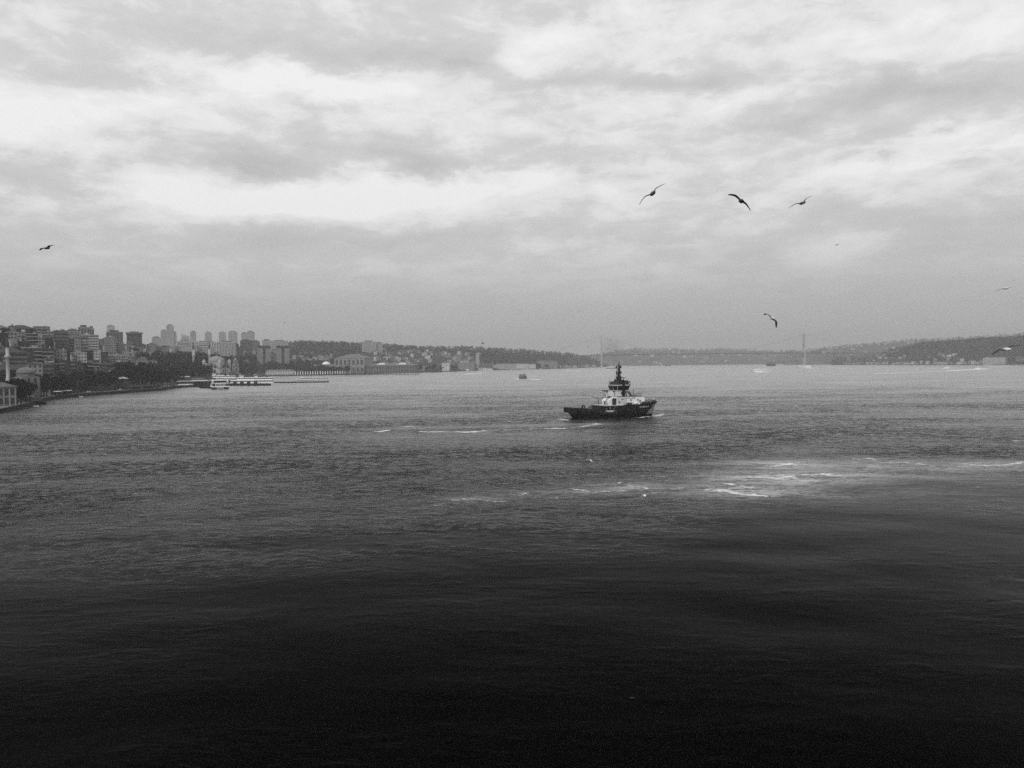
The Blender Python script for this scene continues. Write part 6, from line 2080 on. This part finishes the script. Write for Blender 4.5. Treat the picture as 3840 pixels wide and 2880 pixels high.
vessel('fishing_boat', 2474, 1376.5, RIGHTW, 11, 3.6, 'tiny dark fishing boat left of the hazy coaster', 'boat', 1.0, M_BOATDARK, [(.1, .35, .7, 1.6, .5)], None, None, None, None, False, None, .3, None, M_BOATDARK, WALLM['dim'])
vessel('motor_yacht', 2699, 1379.5, LEFT, 18, 5, 'small white motor boat alone in mid-strait under the bridge', 'boat', 1.5, None, [(.25, .8, .8, 1.8, .7)], None, None, None, None, False, None, .4)
vessel('car_ferry', 2892, 1372.5, RIGHTW + .15, 47, 14, 'dark bulky car ferry with pale superstructure under the bridge', 'ferry', 9.0, WALLM['dim'], [(.15, .85, .85, 3.0, 1.2)], (.0, 1.0, .9, 6.0), (.5, 4), None, None, False, None, .1, None, WALLM['dim'], WALLM['pale'])
vessel('passenger_ferry', 2853, 1396, LEFT + .1, 44, 9, 'white two-deck ferry crossing below the bridge, nearer of two', 'ferry', 1.8, None, [(.02, .88, .95, 3.1, .55), (.04, .84, .92, 2.9, .55)], (.70, .82, .6, 2.2), (.5, 3), None, None, True, None, .2)
vessel('passenger_ferry', 3012, 1380, LEFT + .05, 48, 9, 'white two-deck ferry near the right bridge tower, farther of two', 'ferry', 1.8, None, [(.02, .88, .95, 3.1, .55), (.06, .78, .92, 2.9, .55)], (.62, .74, .6, 2.2), (.5, 3), None, None, True, None, .2)
vessel('fast_ferry', 3551, 1380.5, RIGHTW + .1, 19, 5.5, 'fast white boat trailing a long wake, left of two on the right', 'boat', 1.7, None, [(.05, .78, .9, 2.2, 1.2)], (.15, .60, .8, 2.1), None, None, None, False, None, .35)
vessel('fast_ferry', 3667, 1383.5, RIGHTW + .1, 19, 5.5, 'fast white boat trailing the longest wake, right of two on the right', 'boat', 1.7, None, [(.05, .78, .9, 2.2, 1.2)], (.10, .70, .8, 2.1), None, None, None, False, None, .35)
vessel('fast_ferry', 3778, 1374.5, RIGHTW + .1, 24, 6, 'low white boat passing under the right-hand shore block', 'boat', 1.6, None, [(.08, .75, .9, 2.2, .9)], None, None, None, None, False, None, .35)
vessel('cruise_yacht', 1895, 1386, LEFT + .1, 50, 10, 'white stepped yacht moored before the waterside palace', 'yacht', 3.0, None, [(.05, .80, .9, 3.0, 1.0), (.15, .62, .8, 2.8, .9), (.25, .5, .7, 2.4, .8)], None, (.4, 7), None, None, False, None, .3)
vessel('cruise_yacht', 1940, 1385, LEFT + .1, 42, 9, 'lower white yacht moored right of the stepped yacht', 'yacht', 2.8, None, [(.05, .75, .9, 2.6, 1.0), (.2, .55, .8, 2.4, .8)], None, (.4, 5), None, None, False, None, .3)
vessel('passenger_ferry', 1820, 1388, LEFT, 55, 10, 'white ferry lying at the landing left of the stepped yacht', 'ferry', 2.2, None, [(.03, .9, .95, 2.8, 1.1), (.1, .7, .9, 2.6, 1.1)], (.5, .62, .6, 2.2), None, (.3, 2.4), None, False, None, .2, 2780)
vessel('floating_hut', 1752, 1391, LEFT, 12, 6, 'white boxy floating hut at the quay left of the landing', 'boat', 1.0, WALLM['grey'], [(.05, .95, .95, 5.5, 0)], None, None, None, None, False, None, .1, None, M_HULLW, M_HULLW)
vessel('speedboat', 2029, 1384, RIGHTW, 9, 3.2, 'tiny white launch before the many-windowed waterside block', 'speedboat', 1.3, None, [(.2, .6, .7, 1.3, .5)], None, None, None, None, False, None, .4)
# ------------------------------------------------------------------ gulls
M_GULL_DARK = mat('gull_dark_shaded_wing', .035, .8, .2, .3, 6.0)  # dark wings, with the shade of their undersides put into the colour
M_GULL_GREY = mat('gull_grey_shaded_plumage', .16, .8, .2, .2, 6.0)  # grey plumage; on the sky gulls it carries painted underside shade
M_GULL_WHITE = mat('gull_white_plumage', .72, .8, .2, .06, 6.0)


def gull(pts, span, chord, label, body_mat=None, wing_mat=None, body_k=1.0, chord_k=1.0, sweep=.12):
    """one continuous bird lofted from wing tip to wing tip; pts are five photo points (tip, wrist, body, wrist, tip), span its real wing span"""
    px_len = sum(math.dist(a, b_) for a, b_ in zip(pts[:-1], pts[1:]))
    D = span * F / px_len
    w3 = [P(x, y, D) for x, y in pts]
    c0 = w3[2]
    cdir = Vector(chord).normalized()
    # span curve through the five points, denser near the body
    secs = []

    def cr(i, t_):
        p0 = w3[max(i - 1, 0)]
        p1, p2 = w3[i], w3[i + 1]
        p3 = w3[min(i + 2, 4)]
        return 0.5 * ((2 * p1) + (p2 - p0) * t_ + (2 * p0 - 5 * p1 + 4 * p2 - p3) * t_ * t_ + (3 * p1 - p0 - 3 * p2 + p3) * t_ ** 3)
    for i in range(4):
        for t_ in (0, .2, .4, .6, .8):
            secs.append((i + t_, cr(i, t_)))
    # body sections replace the middle of the curve
    out = [s for s in secs if abs(s[0] - 2) > .15]
    side = (w3[3] - w3[1]).normalized()
    for o in (-.085, -.05, 0, .05, .085):
        out.append((2 + o * 1.2, c0 + side * o * body_k))
    out.append((4.0, w3[4]))
    out.sort(key=lambda q: q[0])
    vs, fs, ms = [], [], []
    n = 10
    for k, (s, p) in enumerate(out):
        d = abs(s - 2)
        a = out[max(k - 1, 0)][1]
        b_ = out[min(k + 1, len(out) - 1)][1]
        sp3 = (b_ - a).normalized()
        cd = (cdir - sp3 * cdir.dot(sp3)).normalized()
        td = sp3.cross(cd)
        if d < .13:
            kk = 1 - (d / .13) ** 2
            ch = (.17 + .16 * kk ** .5) * body_k
            th = (.035 + .055 * kk ** .5) * body_k
            off = -.02
        else:
            w_ = (d - .13) / 1.87
            ch = .165 * (1 - w_ ** 2.2) ** .6 * chord_k + .012
            th = .020 * (1 - w_) + .006
            off = -sweep * (max(0, w_ - .45) ** 1.2) + sweep * .5 * math.sin(min(w_, .5) * math.pi)
        for i in range(n):
            t_ = 2 * math.pi * i / n
            cx_ = math.cos(t_)
            if d < .02:                                   # beak and tail: pinch the ends of the centre section
                cx_ *= 1.12
            vs.append(p + cd * (ch * cx_ + off) + td * (th * math.sin(t_) * (1 - .55 * abs(cx_))))
        if k:
            for i in range(n):
                j = (i + 1) % n
                fs.append(((k - 1) * n + i, (k - 1) * n + j, k * n + j, k * n + i))
                ms.append(0 if (d < .35) else 1)
    fs.append(tuple(range(n - 1, -1, -1)))
    ms.append(1)
    fs.append(tuple(range(len(vs) - n, len(vs))))
    ms.append(1)
    me_ = bpy.data.meshes.new('gull')
    me_.from_pydata([tuple(v - c0) for v in vs], [], fs)
    me_.materials.append(body_mat or M_GULL_GREY)
    me_.materials.append(wing_mat or M_GULL_DARK)
    me_.polygons.foreach_set('material_index', ms)
    me_.polygons.foreach_set('use_smooth', [True] * len(fs))
    me_.update()
    link('gull', me_, None, tuple(c0), 0, label=label, category='bird', group='gulls over the strait')


z4 = lambda x, y: (2340 + x * .3617, 660 + y * .3617)
gull([z4(157, 298), z4(215, 215), z4(298, 180), z4(335, 125), z4(430, 77)], 1.35, (.2, .9, .16), 'dark gull with steeply banked wings, left of the three large gulls')
gull([z4(1077, 192), z4(1150, 207), z4(1215, 258), z4(1265, 295), z4(1315, 362)], 1.35, (-.25, -.9, .12), 'dark gull in the middle of the three large gulls, facing left')
gull([z4(1708, 336), z4(1775, 290), z4(1850, 280), z4(1885, 240), z4(1950, 202)], 1.35, (.2, .9, .14), 'grey gull, right of the three large gulls')
z7 = lambda x, y: (100 + x * .07233, 880 + y * .07233)
gull([z7(660, 815), z7(800, 700), z7(1060, 705), z7(1160, 575), z7(1450, 540)], 1.35, (.1, .95, .05), 'small dark gull alone at the left above the city')
z5 = lambda x, y: (2820 + x * .07233, 1140 + y * .07233)
gull([z5(615, 570), z5(800, 530), z5(1060, 745), z5(1260, 900), z5(1260, 1240)], 1.35, (-.15, .9, .28), 'white-bodied gull with dark wings turning above the right bridge tower', M_GULL_WHITE, M_GULL_DARK, 1.2, 1.0)
z6 = lambda x, y: (3680 + x * .1808, 1040 + y * .1808)
gull([z6(270, 305), z6(400, 250), z6(510, 230), z6(560, 215), z6(640, 190)], 1.3, (.3, .9, .05), 'white gull gliding high at the right edge above the hill', M_GULL_WHITE, M_GULL_GREY, .9, .8)
gull([z6(215, 1608), z6(380, 1510), z6(505, 1490), z6(640, 1430), z6(840, 1405)], 1.35, (.2, .9, .10), 'white-bodied gull with long dark wings against the wooded right hill', M_GULL_WHITE, M_GULL_DARK, .85, .8)
gull([(3123, 920.5), (3131, 919), (3138, 918), (3144, 916), (3152, 914)], 1.3, (.4, .8, .1), 'faint tiny gull in the sky right of the three large gulls')
gull([(3793, 1056), (3796, 1054), (3799, 1052), (3801, 1051), (3802, 1049)], 1.3, (.4, .8, .1), 'faint speck of a gull above the gliding white gull')
gull([(1061, 1208), (1064, 1208.5), (1067, 1209.5), (1070, 1210), (1073, 1211.5)], 1.3, (.4, .8, .1), 'tiny far gull above the twin blocks')
gull([(2200, 1299), (2203, 1300), (2206, 1301), (2208, 1300), (2211, 1299)], 1.3, (.4, .8, .1), 'tiny dark gull left of the left bridge tower')
gull([(2399, 1874), (2406, 1862), (2418, 1857), (2436, 1853), (2456, 1864)], 1.3, (-.2, .9, .10), 'white gull skimming low over the foam below the tug', M_GULL_WHITE, M_GULL_GREY, .7)
gull([(2554, 1627), (2558, 1626), (2562, 1630), (2566, 1629), (2570, 1632)], 1.2, (-.6, .5, .3), 'tiny white gull over the water right of the tug', M_GULL_WHITE, M_GULL_GREY, .9)
gull([(3461, 1556), (3464, 1553), (3468, 1551), (3471, 1550), (3474, 1551)], 1.2, (-.6, .5, .3), 'tiny white gull, left of two far out on the right', M_GULL_WHITE, M_GULL_GREY, .9)
gull([(3534, 1573), (3533, 1579), (3534, 1584), (3529, 1583), (3525, 1584)], 1.2, (-.6, .5, .3), 'tiny white gull, right of two far out on the right', M_GULL_WHITE, M_GULL_GREY, .9)
gull([(1912, 1779), (1915, 1780), (1918, 1784), (1923, 1785), (1927, 1786)], 1.2, (-.6, .5, .3), 'tiny white gull over the dark chop left below the tug', M_GULL_WHITE, M_GULL_GREY, .9)
gull([(950, 1762), (953, 1764), (955, 1767), (958, 1768), (960, 1766)], 1.2, (-.6, .5, .3), 'tiny white gull over the chop in the left half', M_GULL_WHITE, M_GULL_GREY, .9)
gull([(2195, 1726), (2206, 1724), (2215, 1727), (2222, 1731), (2230, 1731)], 1.2, (-.6, .5, .3), 'white gull flying low between the tug and the foam', M_GULL_WHITE, M_GULL_GREY, 1.2)

# ------------------------------------------------------------------ exhaust smoke drifting up from the tug's funnels
sm_ = bpy.data.materials.new('exhaust_smoke')
sm_.use_nodes = True
t = NT(sm_.node_tree)
t.n.remove(t.n['Principled BSDF'])
pv = t.node('ShaderNodeVolumePrincipled')
pv.inputs['Color'].default_value = (0.25, 0.25, 0.25, 1)
tcs = t.node('ShaderNodeTexCoord')
dist_ = t.vec('LENGTH', tcs.outputs['Object'])
fall = t.maprange(dist_, 0.15, 1.0, 1.0, 0.0)
nz = t.maprange(t.noise(tcs.outputs['Object'], 2.2, 3, .6), .35, .7, .2, 1.0)
t.put(pv.inputs['Density'], t.math('MULTIPLY', t.math('MULTIPLY', fall, nz), 0.065))
t.l.new(pv.outputs[0], t.n['Material Output'].inputs['Volume'])
ssm = MB()
ssm.lathe([(max(math.cos(a), .001), math.sin(a)) for a in np.linspace(-math.pi / 2, math.pi / 2, 9)], 0, 0, 14)
so = ssm.build('smoke', sm_, kind='stuff', label='faint dark exhaust smoke drifting above the tug')
c = P(2292, 1305, 372)
so.location = c
so.scale = (7.5, 7, 7.0)
so.rotation_euler = (0, .25, 0)

# ------------------------------------------------------------------ haze: the grey air that the far shore fades into
hm = bpy.data.materials.new('haze_air')
hm.use_nodes = True
t = NT(hm.node_tree)
t.n.remove(t.n['Principled BSDF'])
pv = t.node('ShaderNodeVolumePrincipled')
pv.inputs['Color'].default_value = (0.82, 0.82, 0.82, 1)
pv.inputs['Density'].default_value = 0.00014
pv.inputs['Anisotropy'].default_value = 0.45
t.l.new(pv.outputs[0], t.n['Material Output'].inputs['Volume'])
MB().box(-13500, -13500, -6.0, 13500, 13500, 330).build('haze', hm, kind='stuff', label='grey sea haze that the far shore fades into')
